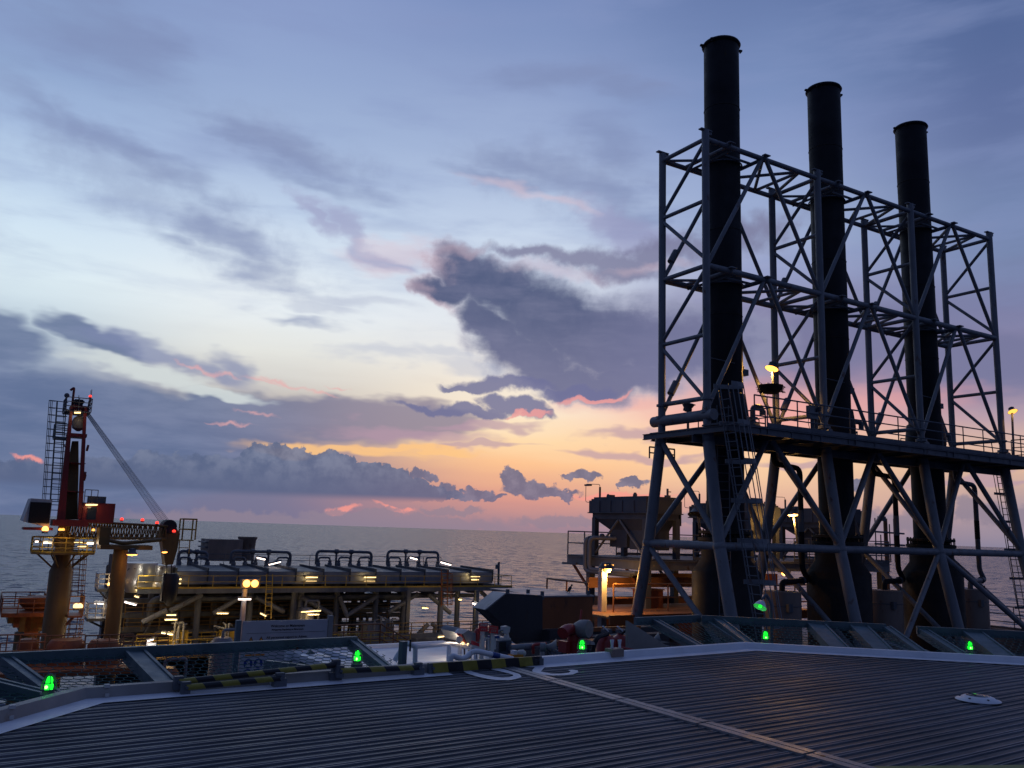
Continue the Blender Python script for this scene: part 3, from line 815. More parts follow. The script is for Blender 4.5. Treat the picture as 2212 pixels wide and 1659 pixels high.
# ---------------------------------------------------------------- exhaust stacks and their support tower
BA, BB = 22.85, 25.32                                   # near and far rows of legs
LA = [22.2 + 6.43 * i for i in range(4)]
ZT, ZB1, ZM, ZP, ZN, ZL = 17.25, 16.9, 11.82, 6.16, 1.45, -3.2
BAn, BBn, BAl, BBl = 22.28, 26.05, 21.25, 27.2          # rows at the node level and at the deck
P_ = lambda a, b, z: V(a, b, z)
tower = thing(PF, 'stack_support_tower', 'grey tubular lattice tower in three bays around the three black stacks', 'steel tower', V(LA[0], BA, ZL))
st = M['steel']
for i, a in enumerate(LA):
    for b, bn, bl in ((BA, BAn, BAl), (BB, BBn, BBl)):
        g = MB(); g.tube((a, b, ZP - .5), (a, b, ZT if b == BA else ZT - .05), .145, n=16)
        g.tube((a, b, ZP + .05), (a, b, ZP + .16), .24, n=16); g.tube((a, b, ZP + .55), (a, b, ZP + .63), .21, n=16)
        g.tube((a, bn + (b - bn) * .88, ZN + (ZP - .5 - ZN) * .88), (a, b, ZP - .5), .215, .215, n=16); g.tube((a, bn, ZN), (a, bn + (b - bn) * .9, ZN + (ZP - .5 - ZN) * .9), .215, n=16)
        g.tube((a, bl, ZL), (a, bn, ZN), .23, .22, n=16); g.sphere((a, bn, ZN), .25)
        part('leg', g, st, tower)
        c = MB(); c.box(a - .28, a + .28, b - .09, b + .09, ZT - .02, ZT + .02); c.box(a + .02, a + .30, b - .04, b + .04, ZT - .14, ZT - .02)
        part('leg_cap', c, st, tower)
for z, r in ((ZB1, .105), (ZM, .125)):
    for b in (BA, BB):
        g = MB(); g.tube((LA[0], b, z), (LA[3], b, z), r, n=12); part('longitudinal_beam', g, st, tower)
    for i, a in enumerate(LA): part('transverse_beam', MB().tube((a, BA, z), (a, BB, z), .09, n=10), st, tower)
    for i in range(3):
        a0, a1 = LA[i], LA[i + 1]; c = a0 + 2.17
        g = MB()
        for d in (-.98, .98):
            g.tube((c + d, BA, z), (c + d, BB, z), .08, n=8); g.box(c + d - .16, c + d + .16, BA - .28, BA - .10, z + .06, z + .10); g.box(c + d - .02, c + d + .02, BA - .22, BA, z - .1, z + .08)
        g.tube((c + .98, BA, z), (a1 - 1.1, BB, z), .07, n=8); g.tube((c + .98, BB, z), (a1 - 1.1, BA, z), .07, n=8)
        g.tube((a1 - 1.1, BA, z), (a1, BB, z), .07, n=8); g.tube((a1 - 1.1, BA, z), (a1 - 1.1, BB, z), .07, n=8)
        g.tube((a0, BB, z), (c - .98, BB - .9, z), .06, n=8)
        part('plan_bracing', g, st, tower)
        k = MB()
        for d in (-.80, .80):
            k.bar((c + d, BA, z - .12), (c + d, BB, z - .12), .06, .09)
        for e in (.42, 2.05): k.bar((c - .8, BA + e, z - .12), (c + .8, BA + e, z - .12), .06, .09)
        k.ring((c, 24.1, z - .16), .76, .035, n=24)
        part('stack_guide', k, M['steel_dark'], tower)
for z0, z1 in ((ZM, ZB1), (ZP + .25, ZM)):              # the two upper storeys
    for b in (BA, BB):
        for i in range(3):
            m = (LA[i] + LA[i + 1]) / 2
            for a in (LA[i], LA[i + 1]):
                g = MB(); s = 1 if a < m else -1
                g.tube((a + s * .1, b, z0 + .12), (m - s * .12, b, z1), .085, n=10)
                if b == BB and s > 0: g.tube(V(a + .45, b, z0 + .85), V(a + .75, b, z0 + 1.35), .15, n=10)
                part('brace', g, st, tower)
    zs = (z0 + z1) / 2 + .05
    for a in LA:
        part('strut', MB().tube((a, BA, zs), (a, BB, zs), .08, n=10), st, tower)
        part('brace', MB().tube((a, BB, zs + .10), (a, BA, z1 - .1), .075, n=10), st, tower)
        part('brace', MB().tube((a, BB, zs - .12), (a, BA, z0 + .25), .075, n=10), st, tower)
for i, a in enumerate(LA):                               # heavy cross tubes under the walkway
    g = MB(); g.tube((a, BA - .36, ZP - .02), (a, BB + .48, ZP - .02), .21, n=18) if i in (0,) else g.tube((a, BA - .3, ZP - .12), (a, BB + .3, ZP - .12), .16, n=14)
    part('cross_girder', g, st, tower)
    part('strut', MB().tube((a, BA, ZP + .62), (a, BB, ZP + .62), .09, n=10), st, tower)
    part('strut', MB().tube((a, BA, ZP - .62), (a, BB, ZP - .62), .10, n=10), st, tower)
for b, bn, bl in ((BA, BAn, BAl), (BB, BBn, BBl)):       # raking lower storeys
    for i in range(3):
        m = (LA[i] + LA[i + 1]) / 2
        for a in (LA[i], LA[i + 1]):
            s = 1 if a < m else -1
            part('brace', MB().tube((a, bn, ZN + .1), (m - s * .14, b, ZP - .65), .115, n=12), st, tower)
        if b == BA or i == 0:
            part('node_beam', MB().tube((LA[i], bn, ZN), (LA[i + 1], bn, ZN), .15, n=14), st, tower)
        else: part('node_beam', MB().tube((LA[i], bn, ZN), (LA[i + 1], bn, ZN), .10, n=12), st, tower)
        if i and b == BA: part('brace', MB().tube((LA[i] + (LA[i+1]-LA[i]) * (0 if i == 1 else 0), bn, ZN) if i == 2 else (LA[2], bn, ZN), (42.3, bl, ZL) if i == 2 else (30.0, bl, ZL), .11, n=12), st, tower)
for a in LA:
    part('node_beam', MB().tube((a, BAn, ZN), (a, BBn, ZN), .145, n=14), st, tower)
    part('brace', MB().tube((a, BB + .1, ZP - .7), (a, BAn, ZN + .15), .11, n=12), st, tower)
    part('brace', MB().tube((a, BBn, ZN - .1), (a, BAl + .2, ZL + .6), .11, n=12), st, tower)

# walkway on the near side of the tower
W0, W1, WB = 21.7, 42.0, 21.38
ZW = 5.72
wk = MB()
wk.box(W0, W1, WB, BA - .25, ZW - .06, ZW); wk.box(LA[0] - .1, W1, BA - .25, BB + .6, ZW - .061, ZW - .001)
wf = part('walkway_floor', wk, M['grate'], tower)
e = MB()
e.ibeam((W0, WB + .04, ZW - .18), (W1, WB + .04, ZW - .18), .16, .26); e.ibeam((W1, WB, ZW - .18), (W1, BB + .6, ZW - .18), .16, .26)
for a in [W0 + .1 + 1.6 * k for k in range(13)]: e.ibeam((a, WB, ZW - .20), (a, BB + .6, ZW - .20), .12, .22)
e.ibeam((LA[0], BB + .6, ZW - .2), (W1, BB + .6, ZW - .2), .14, .24); e.ibeam((W0, BA + .25, ZW - .45), (W1, BA + .25, ZW - .45), .18, .3)
for a in (23.75, 26.1, 28.6, 35.06): e.box(a - .02, a + .02, WB - .02, WB + .03, ZW - .3, ZW + .16)
e.box(23.75, W1, WB - .012, WB, ZW - .02, ZW + .15)
part('edge_beam', e, M['steel_dark'], wf)
r_ = MB()
rails(r_, [(23.1, WB + .03, ZW), (23.75, WB + .03, ZW), (25.35, WB + .03, ZW), (LA[1] + 1.2, WB + .03, ZW), (W1 - .1, WB + .03, ZW), (W1 - .1, BA - .2, ZW)], 1.1, 3, .026, 1.6, False)
rails(r_, [(24.6, BB + .5, ZW), (LA[1] - .5, BB + .5, ZW)], 1.1, 3, .024, 1.5, False)
for i in (1, 2): rails(r_, [(LA[i] + 2.9, BB + .5, ZW), (LA[i + 1] - .4, BB + .5, ZW)], 1.1, 3, .024, 1.5, False)
rails(r_, [(25.9, BA + .1, ZW), (25.9, BB + .5, ZW)], 1.1, 3, .024, 1.2, False); rails(r_, [(25.3, BA + .6, ZW), (25.9, BA + .6, ZW)], 1.0, 2, .03, .6, False)
part('guardrail', r_, M['steel_dark'], wf)
# caged ladders
l = MB(); lp, lq = V(21.95, 19.85, ZL + .2), V(21.55, 21.42, ZW + 1.3)
ladder(l, lp, lq, (0, -1, 0), .5, .026); part('ladder', l, M['steel_dark'], tower)
cg = MB(); cage(cg, lp + (lq - lp) * .20, lq, (0, -1, 0), (1, -.15, 0), 7, .86, .024, 5, .15); part('ladder_cage', cg, M['steel'], tower)
l = MB(); lp, lq = V(41.78, 22.3, ZL + .2), V(41.75, 23.28, ZW + 1.1)
ladder(l, lp, lq, (0, -1, 0), .5, .026); part('ladder', l, M['steel_dark'], tower)
cg = MB(); cage(cg, lp + (lq - lp) * .2, lq - V(0, 0, 1.2), (0, -1, 0), (1, .1, 0), 6, .85, .022, 5, .12); part('ladder_cage', cg, M['steel_dark'], tower)
l = MB(); ladder(l, (23.35, 23.15, ZL + .3), (23.62, 23.48, ZW + 1.0), (.75, -.65, 0), .42, .022, .32); part('ladder', l, M['steel_dark'], tower)
# inspection platform and loose steel at the first leg
g = MB(); rails(g, [(LA[0] - .1, BB + .6, ZW - 1.0), (LA[0] + 1.2, BB + .6, ZW - 1.0)], .45, 2, .03, .6, False); part('cable_bracket', g, M['steel_dark'], tower)

# stacks
SC = [24.35, 30.82, 37.32]; SB = 24.1
labs = ['tall black exhaust stack, tallest in view and nearest the crane side', 'middle black exhaust stack between the other two in the lattice tower', 'black exhaust stack that looks shortest, at the far end of the tower']
for a, lab in zip(SC, labs):
    t = thing(PF, 'exhaust_stack', lab, 'exhaust stack', V(a, SB, ZL), 'exhaust stacks')
    g = MB(); g.lathe([(.715, 2.0), (.715, 8.3), (.722, 8.32), (.722, 13.9), (.715, 13.92), (.715, 18.8), (.72, 18.82), (.72, 22.1), (.66, 22.1), (.66, 17.0)], (a, SB, 0), n=40)
    sh = part('shell', g, M['stack'], t)
    m = MB()
    for z in (10.4, 13.9, 16.7, 19.2): m.ring((a, SB, z), .722, .018, n=36, m=6)
    part('weld_band', m, M['stack_band'], sh)
    m = MB(); m.lathe([(.70, 22.02), (.76, 22.05), (.80, 22.12), (.76, 22.20), (.70, 22.22)], (a, SB, 0), n=40)
    for ph in (R(20), R(200), R(-20), R(160)):
        c = V(a + .86 * math.cos(ph), SB + .86 * math.sin(ph), 22.06); m.obox(c, (.16, .10, .07), Matrix.Rotation(ph, 3, 'Z')); m.tube(c + V(0, 0, -.10), c + V(0, 0, .05), .035, n=8)
    part('top_rim', m, M['stack'], t)
    g = MB(); g.lathe([(1.28, ZL), (1.28, .45), (1.20, .56), (.93, .95), (.93, 1.62)], (a, SB, 0), n=44)
    cs = part('silencer_casing', g, M['casing'], t)
    m = MB(); m.lathe([(.93, 1.6), (1.05, 1.62), (1.05, 1.74), (.80, 1.78), (.80, 1.86), (1.02, 1.9), (1.02, 2.0), (.715, 2.02)], (a, SB, 0), n=40)
    for k in range(28): ph = 2 * math.pi * k / 28; m.tube((a + .99 * math.cos(ph), SB + .99 * math.sin(ph), 1.56), (a + .99 * math.cos(ph), SB + .99 * math.sin(ph), 2.06), .022, n=6)
    part('bolted_flange', m, M['stack_band'], t)
    m = MB(); m.lathe([(.72, 5.85), (.80, 5.9), (.88, 6.5), (.88, 6.62), (.80, 7.25), (.72, 7.3)], (a, SB, 0), n=36)
    part('weather_skirt', m, M['stack'], t)
    m = MB(); m.obox((a + .80, SB - .25, 8.22), (.32, .24, .24)); m.tube((a + .55, SB - .25, 8.22), (a + .9, SB - .25, 8.22), .06, n=8); m.tube((a + .80, SB - .25, 8.3), (a + .80, SB - .25, 8.48), .03, n=6)
    part('sampling_valve', m, M['steel_dark'], t); part('sampling_tube', MB().tube((a - 1.4, SB - .72, 8.45), (a - .2, SB - .75, 8.4), .02, n=6), M['steel_dark'], t)

# gooseneck vent valves on the walkway
def vent(a, b, lab):
    z = ZW
    t = thing(PF, 'gooseneck_vent', lab, 'vent', V(a, b, z), 'gooseneck vents on the walkway')
    g = MB(); g.lathe([(.10, 0), (.10, .14), (.24, .2), (.30, .34), (.30, .56), (.24, .66), (.12, .74), (.12, .80), (.20, .82), (.20, .90), (.10, .92)], (a, b, z), n=18); g.tube((a - .36, b, z + .45), (a + .36, b, z + .45), .15, n=10)
    part('valve_body', g, M['steel_dark'], t)
    part('outlet', MB().pipe([(a, b, z + .85), (a, b, z + 1.35), (a + .42, b - .12, z + 1.35), (a + .42, b - .12, z + 1.02)], .11, .2, n=12), M['steel_dark'], t)
    part('side_pipe', MB().tube((a + .3, b, z + .45), (a + 1.9, b + .15, z + .62), .10, n=10), M['steel'], t)


vent(32.9, BB - .6, 'dark gooseneck vent on the walkway between the middle and far stacks')
vent(39.6, BB - .6, 'dark gooseneck vent on the walkway beyond the far stack')
vent(26.35, BB - .8, 'dark vent valve on the walkway right of the nearest stack')
# black pipes dropping from the walkway to the drums
for i, lab in enumerate(['black vent pipe bending down beside the middle stack', 'black vent pipe bending down beside the far stack', 'black vent pipe bending down at the end of the tower']):
    a = 27.15 + 6.43 * i + .55; x = a + 1.75
    t = thing(PF, 'vent_pipe', lab, 'pipe', V(a, BB, -3), 'black vent pipes')
    part('pipe_run', MB().pipe([(a + .15, BB - .5, ZW - .05), (a + .15, BB - .5, 4.85), (x, BB - .5, 4.75), (x, BB - .5, .55), (x + .25, BB - .6, .12), (x - .9, BB - .9, .1), (27.4 + 6.43 * i, SB, .1), (27.4 + 6.43 * i, SB, -.35)], .115, .3, n=12), M['stack'] if i < 2 else M['steel_dark'], t)
    part('band', MB().tube((x, BB - .5, 2.1), (x, BB - .5, 3.0), .122, n=12), M['steel'] if i < 2 else M['stack'], t)
    f = MB(); f.tube((x - .35, BB - .74, .11), (x - .25, BB - .72, .11), .17, n=12); f.lathe([(.17, -.3), (.17, -.24)], (27.4 + 6.43 * i, SB, 0), n=14, cap0=True, cap1=True)
    part('flange', f, M['steel_dark'], t)
for a, lab in zip((27.4, 33.83, 40.3), ['grey brown silencer drum between the first and middle stacks', 'grey brown silencer drum between the middle and far stacks', 'pinkish brown silencer drum right of the far stack, lit from the sea side']):
    t = thing(PF, 'silencer_drum', lab, 'drum', V(a, SB, ZL), 'silencer drums')
    part('body', MB().lathe([(.72, ZL), (.72, -.30), (.70, -.26), (.2, -.25)], (a, SB, 0), n=32, cap1=True), M['drum'], t)
    m = MB()
    for z in (-.8, -2.0): m.ring((a, SB, z), .722, .016, n=32, m=5)
    m.obox((a - .35, SB - .66, -.85), (.22, .14, .3)); part('strap', m, M['steel_dark'], t)
    part('cable_conduit', MB().tube((a + .78, SB - .2, ZL), (a + .78, SB - .2, -.1), .035, n=8), M['steel_dark'], t)

# bird's nest on a plate by the first far leg
c = PF.B(1665, 838, BA + 1.0)
nb = MB(); rng = random.Random(11)
for i in range(420):
    t = rng.uniform(0, 2 * math.pi); r = .46 * math.sqrt(rng.random()) ; h = (.12 + .32 * rng.random()) * (1.05 - (r / .52) ** 4 * .8)
    p = c + V(r * math.cos(t), r * math.sin(t), -.22 + h * (.55 + .9 * r)); d = V(rng.uniform(-1, 1), rng.uniform(-1, 1), rng.uniform(-.25, .25)).normalized() * .16
    nb.tube(p - d, p + d, .011, n=3, cap=False)
nb.lathe([(.02, -.24), (.30, -.22), (.44, -.05), (.50, .10), (.40, .12), (.25, .02), (.02, 0)], c, n=14)
solo(PF, 'bird_nest', nb, M['nest'], 'dark bird nest of twigs on the walkway railing near the lit lamp', 'bird nest')


# ---------------------------------------------------------------- lamps
def floodlight(F, base, top, label, lit='sodium', aim=(0, -.5, -1), group='pole floodlights', pole=True, size=.2, power=0.0, col=(1, .5, .12), polemat='steel_dark', pr=.05):
    base, top = Vector(base), Vector(top); aim = Vector(aim).normalized()
    t = thing(F, 'floodlight', label, 'lamp', base, group)
    if pole: part('pole', MB().tube(base, top, pr, n=10), M[polemat], t)
    g = MB(); g.lathe([(.35 * size, -.75 * size), (.5 * size, -.7 * size), (.62 * size, -.2 * size), (.95 * size, .35 * size), (1.15 * size, .45 * size)], top, aim, n=18, cap0=True)
    for k in range(10): ph = 2 * math.pi * k / 10; d, x, y = MB.basis((0, 0, 0), aim); c = top + (x * math.cos(ph) + y * math.sin(ph)) * .6 * size - d * .45 * size; g.obox(c, (.10 * size, .10 * size, .4 * size), Matrix((x, y, d)).transposed())
    part('lamp_head', g, M['steel_dark'], t)
    if lit: part('lens', MB().lathe([(1.08 * size, .42 * size), (.8 * size, .62 * size), (.001, .75 * size)], top, aim, n=18), M[lit], t)
    else: part('lens', MB().lathe([(1.08 * size, .42 * size), (.8 * size, .55 * size), (.001, .62 * size)], top, aim, n=18), M['glass'], t)
    if power:
        ld = bpy.data.lights.new('lamp_light', 'SPOT'); ld.energy = power; ld.color = col; ld.shadow_soft_size = .15; ld.spot_size = R(165); ld.spot_blend = .5
        lo = bpy.data.objects.new('lamp_light', ld); COL.objects.link(lo); lo.parent = t
        lo.location = top + aim * .8 * size - base; lo.rotation_euler = Vector(aim).to_track_quat('-Z', 'Y').to_euler()
    return t


c = PF.B(1664, 797, BB - .9)
floodlight(PF, (c.x + .25, c.y, ZW), c + V(.12, 0, .12), 'lit orange floodlight on a pole above the nest on the stack walkway', aim=(-.40, .02, -1), size=.25, power=700)
c = PF.B(2186, 886, BA - .4)
floodlight(PF, (c.x - .12, c.y, ZW), c, 'small lit orange lamp on a pole at the far right end of the walkway', 'sodium_dim', aim=(-.2, -.5, -1), size=.20, power=45)
# unlit fittings at the first leg and on the walkway
c = PF.B(1486, 879, BB - .3)
floodlight(PF, (c.x, c.y, ZW), c, 'unlit dark floodlight on a short post behind the first tower leg', None, aim=(.1, -.1, 1), size=.26)
c = PF.B(1762, 887, WB + .25)
floodlight(PF, (c.x, c.y, ZW), c, 'unlit box floodlight on the walkway in front of the second leg', None, aim=(.3, -.9, -.5), size=.24)
# instrument cabinet on the walkway
t = thing(PF, 'junction_box', 'grey junction boxes on a post under the bird nest', 'junction box', V(26.2, WB + .1, ZW))
part('cabinet', MB().box(26.15, 26.6, WB + .1, WB + .3, ZW + .55, ZW + 1.05), M['steel'], t)
part('post', MB().box(26.3, 26.4, WB + .14, WB + .24, ZW, ZW + .55), M['steel_dark'], t)
cb = MB(); cb.pipe([(26.2, WB + .2, ZW + .6), (26.0, WB + .1, ZW + .4), (26.1, WB + .1, ZW + .1)], .012, .1, n=5); part('cable', cb, M['black'], t)


# ---------------------------------------------------------------- module deck, filter houses and ducts on the right
g = MB(); g.box(24, 43.2, 18.5, 40, ZL - .5, ZL); g.box(15.6, 24, 18.5, 27, ZL - .501, ZL - .001)
solo(PF, 'module_deck', g, M['steel_dark'], kind='structure')
t = thing(PF, 'deck_railing', 'dark guardrail along the outer end of the deck beyond the last drum', 'railing', V(43.1, 20, ZL))
part('rail_panel', rails(MB(), [(41.0, 19.0, ZL + 1.0), (43.1, 19.0, ZL + 1.0), (43.1, 30, ZL + 1.0)], 1.1, 3, .026, 1.5), M['steel_dark'], t)
part('stanchion', MB().box(43.02, 43.1, 18.9, 30, ZL, ZL + 1.0), M['steel_dark'], t)

HA, HB = 24.87, 29.36


def filter_house(k, label):
    a, b = HA, HB; a1, b1 = a + 2.08, b + 4.2
    t = thing(PF, 'filter_house', label, 'air filter housing', V(a, b, .73), 'air intake filter housings')
    g = MB(); g.box(a, a1, b, b1, 2.74, 3.30); g.box(a + .06, a1 - .06, b + .08, b1 - .10, 3.30, 3.38); g.box(a + .12, a1 - .12, b + .16, b1 - .22, 3.38, 3.46)
    for s in range(1, 5): y = b + s * .84; g.box(a - .03, a, y - .02, y + .02, 2.76, 3.28)
    g.box(a - .05, a1 + .05, b - .05, b1 + .05, 2.70, 2.745); g.box(a1, a1 + .06, b + .1, b1 - .1, 2.2, 2.7)
    h = part('housing', g, M['filter'], t)
    g = MB(); g.box(a + .10, a1 - .10, b + .10, b1 - .16, 2.43, 2.70); part('skirt', g, M['filter'], t)
    g = MB()
    for y0, y1, d0, d1 in ((b + .25, b + 2.05, b + .45, b + 1.55), (b + 2.05, b1 - .3, b + 1.75, b + 3.0)):
        g.hull([(a + .35, d0, 1.95), (a1 - .35, d0, 1.95), (a1 - .35, d1, 1.95), (a + .35, d1, 1.95)], [(a + .14, y0, 2.43), (a1 - .14, y0, 2.43), (a1 - .14, y1, 2.43), (a + .14, y1, 2.43)])
    part('hopper', g, M['filter'], t)
    g = MB(); g.box(a + .35, a1 - .35, b + .45, b + 1.55, 1.10, 1.95); g.box(a + .35, a1 - .35, b + 1.75, b + 3.0, 1.17, 1.95); part('intake_duct', g, M['filter'], t)
    for x in (a + .16, a1 - .16):
        for y in (b + .2, b1 - .32):
            part('leg', MB().ibeam((x, y, .73), (x, y, 2.5), .22, .22, .03) if 0 else MB().box(x - .12, x + .12, y - .12, y + .12, .73, 2.5), M['filter'], t)
    for y0, y1 in ((b1 - .4, b + 2.1), (b + .3, b + 2.0)):
        part('brace', MB().tube((a + .12, y0, .85), (a + .12, y1, 2.4), .055, n=10), M['steel'], t)
    g = MB(); g.lathe([(.07, 3.46), (.09, 3.52), (.06, 3.6), (.03, 3.63)], (a + .6, b + 3.5, 0), n=10, cap1=True); g.lathe([(.09, 3.46), (.11, 3.55), (.05, 3.66)], (a + .6, b + 1.5, 0), n=10, cap1=True)
    g.box(a + .4, a + .7, b + 3.1, b + 3.3, 3.46, 3.58); g.box(a1 - .6, a1 - .4, b + .3, b + .5, 3.46, 3.56); g.tube((a1 - .5, b + .4, 3.56), (a1 - .5, b + .4, 3.86), .05, n=8); g.box(a1 - .52, a1 - .30, b + .38, b + .42, 3.70, 3.74)
    part('roof_fitting', g, M['steel_dark'], t)
    g = MB(); g.tube((a + .3, b + 3.75, 3.46), (a + .3, b + 3.75, 3.95), .05, n=8); g.pipe([(a + .3, b + 3.75, 3.95), (a + .3, b + 3.8, 4.08), (a + .2, b + 4.75, 4.12), (a + .2, b + 4.75, 3.25), (a + .2, b + 4.2, 3.2)], .015, .1, n=5); g.box(a + .1, a + .3, b + 4.4, b + 4.75, 4.02, 4.10)
    part('lamp_arm', g, M['steel_dark'], t)
    return t


fh = filter_house(0, 'slate grey filter housing on legs left of the first stack, wholly in view')
for k, lab in ((1, 'second slate grey filter housing, half hidden behind the first stack'), (2, 'third slate grey filter housing, lit orange, behind the middle stack')):
    dup(fh, PF, V(HA + 6.43 * k, HB, .73), lab)

t = thing(PF, 'filter_platform', 'raised steel platform with guardrails carrying the slate grey filter housings', 'platform', V(24.3, 29.1, ZL))
F0, F1, G0, G1 = 24.5, 41.2, 29.0, 34.75
part('floor', MB().box(F0, F1, G0, G1, .66, .72), M['grate'], t)
e = MB(); e.ibeam((F0, G0, .46), (F0, G1, .46), .2, .40); e.ibeam((F0, G0, .46), (F1, G0, .46), .2, .40); e.ibeam((F1, G0, .46), (F1, G1, .46), .2, .40); e.bar((F0 - .2, G1 + .1, .3), (F0 - .1, G1 - .9, .3), .1, .1)
for k in range(9): e.ibeam((F0 + 1 + 1.9 * k, G0, .42), (F0 + 1 + 1.9 * k, G1, .42), .14, .28)
part('edge_beam', e, M['steel'], t)
r_ = MB(); rails(r_, [(F0 + .02, G1 - 1.35, .72), (F0 + .02, G1, .72), (F0 + 3, G1, .72)], 1.1, 2, .03, 1.2, False); rails(r_, [(F0 + 3, G1, .72), (F1, G1, .72), (F1, G0, .72), (F1 - 3.5, G0, .72)], 1.1, 3, .026, 1.4); rails(r_, [(27.4, G0 + .1, .72), (30.9, G0 + .1, .72)], 1.1, 3, .026, .5)
rails(r_, [(34, G0 + .1, .72), (37.2, G0 + .1, .72)], 1.1, 3, .026, .5)
part('guardrail', r_, M['steel_dark'], t)
for x in (F0 + .3, F0 + 5.5, F0 + 11, F1 - .4):
    for y in (G0 + .25, G1 - 1.5):
        part('column', MB().box(x - .15, x + .15, y - .15, y + .15, ZL, .27), M['steel_dark'], t)
for x in (F0 + .3, F0 + 5.5):
    part('knee_brace', MB().tube((x, G0 + .25, -1.0), (x, G0 + 1.6, .25), .07, n=8), M['rustbox'], t); part('knee_brace', MB().tube((x, G1 - 1.5, -.9), (x, G1 - .1, .25), .07, n=8), M['rustbox'], t)
# twin pipes looping round the platform's left end
c0 = PF.A(1265, 1165, F0 - .25)
for dy, lab in ((0, 'outer grey pipe looping over the left end of the filter platform'), (-.32, 'inner grey pipe looping over the left end of the filter platform')):
    y = c0.y + dy
    solo(PF, 'looped_pipe', MB().pipe([(F0 + .9, y - .75, 1.55), (F0 - .25, y, 1.55), (F0 - .25, y, .02 - dy * .3), (F0 - .1, y - 3.2, .02 - dy * .3)], .10, .28, n=12), M['steel'], lab, 'pipe', 'looped pipes')
v = MB(); v.lathe([(.11, 0), (.13, .05), (.09, .12), (.05, .14)], (F0 + .25, c0.y - .6, 1.62), n=10, cap1=True)
solo(PF, 'capped_stub', v, M['steel_dark'], 'small cap on top of the looped grey pipes', 'pipe stub')

# orange lit lower gangway
ZG = -1.35
t = thing(PF, 'lower_gangway', 'gangway glowing orange under the filter platform beside the lamp post', 'gangway', V(20.5, 28, ZL))
part('floor', MB().box(20.8, 33.0, 26.7, 31.2, ZG - .08, ZG), M['lamp_orange'], t)
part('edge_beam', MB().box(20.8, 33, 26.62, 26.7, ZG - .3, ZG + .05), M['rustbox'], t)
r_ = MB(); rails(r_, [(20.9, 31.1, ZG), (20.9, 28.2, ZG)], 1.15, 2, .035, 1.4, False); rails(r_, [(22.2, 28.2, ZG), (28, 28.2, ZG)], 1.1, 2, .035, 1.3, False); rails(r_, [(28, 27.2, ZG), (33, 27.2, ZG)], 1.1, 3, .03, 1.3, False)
part('guardrail', r_, M['lamp_orange'], t)
part('fascia_beam', MB().box(22.6, 32.5, 30.4, 30.55, -.55, -.12), M['lamp_orange'], t)
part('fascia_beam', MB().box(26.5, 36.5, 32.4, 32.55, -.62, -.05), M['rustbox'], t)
c = PF.B(1302, 1226, 28.6)
t = thing(PF, 'lamp_post', 'square beige post with a lit orange lamp on top, below the first filter housing', 'lamp post', V(c.x, c.y, ZL))
part('post', MB().box(c.x - .13, c.x + .13, c.y - .13, c.y + .13, ZL, c.z - .05), M['offwhite'], t)
part('lamp_hood', MB().lathe([(.08, .22), (.20, .20), (.32, .02), (.33, -.02)], (c.x + .02, c.y - .22, c.z), n=16, cap0=True), M['steel_dark'], t)
lg = MB()
for k in range(4): lg.obox((c.x - .18 + .13 * k, c.y - .40 - .03 * math.sin(k), c.z + .12), (.05, .04, .05))
part('lamp_vent', lg, M['sodium_dim'], t)
part('bulb', MB().sphere((c.x + .06, c.y - .26, c.z - .06), .14), M['sodium'], t)


def point(t, loc, e, col=(1, .5, .12), r=.12):
    ld = bpy.data.lights.new('lamp_light', 'POINT'); ld.energy = e; ld.color = col; ld.shadow_soft_size = r
    lo = bpy.data.objects.new('lamp_light', ld); COL.objects.link(lo); lo.parent = t; lo.location = Vector(loc) - Vector(t['_o']); return lo


point(t, (c.x + .1, c.y - .45, c.z - .2), 150)
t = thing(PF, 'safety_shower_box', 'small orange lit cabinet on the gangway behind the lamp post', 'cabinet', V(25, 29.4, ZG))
part('cabinet', MB().box(24.6, 25.8, 29.3, 29.9, ZG, ZG + .75), M['rustbox'], t); part('lid', MB().box(24.55, 25.85, 29.25, 29.95, ZG + .75, ZG + .8), M['lamp_orange'], t)

# rust orange duct with a sloping hood
D0 = 21.6
t = thing(PF, 'intake_duct', 'long rust orange box duct with a dark sloping hood facing the crane', 'duct', V(14.2, D0, ZL))
q = [PF.B(x, y, D0) for x, y in ((1172, 1288), (1172, 1420), (1112, 1373), (1052, 1317), (1097, 1284))]
part('hood', MB().prism(q, (0, .8, 0)), M['duct'], t)
hp = MB(); hp.prism([q[3] + V(-.02, .04, -.02), q[4] + V(-.02, .04, .02), q[4] + V(-.05, .04, .04), q[3] + V(-.05, .04, 0)], (0, .74, 0)); part('hood_face', hp, M['ducttop'], t)
e1 = PF.B(1276, 1284, D0).x
part('box_section', MB().box(q[0].x + .02, e1 + .1, D0 + .03, D0 + 3.0, -1.05, q[0].z - .03), M['rustbox'], t)
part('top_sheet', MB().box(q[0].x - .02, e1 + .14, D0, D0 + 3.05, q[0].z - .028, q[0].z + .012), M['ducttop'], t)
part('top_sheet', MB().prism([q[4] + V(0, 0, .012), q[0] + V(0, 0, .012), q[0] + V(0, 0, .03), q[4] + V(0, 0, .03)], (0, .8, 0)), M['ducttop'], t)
lg = MB()
for p in (q[4], q[0], q[0] + V(-.05, .7, 0), V(e1, D0 + .1, q[0].z)): lg.bar(p + V(.02, .05, -.1), p + V(.02, .05, .14), .05, .1)
part('lifting_lug', lg, M['steel_dark'], t)
part('lower_panel', MB().box(q[0].x + .02, e1 + 2.8, D0 - .4, D0 + .02, ZL, -1.05), M['duct'], t)
part('support_beam', MB().box(q[0].x + .6, e1 + 1.6, D0 - .46, D0 - .4, -1.12, -1.0), M['rustbox'], t)
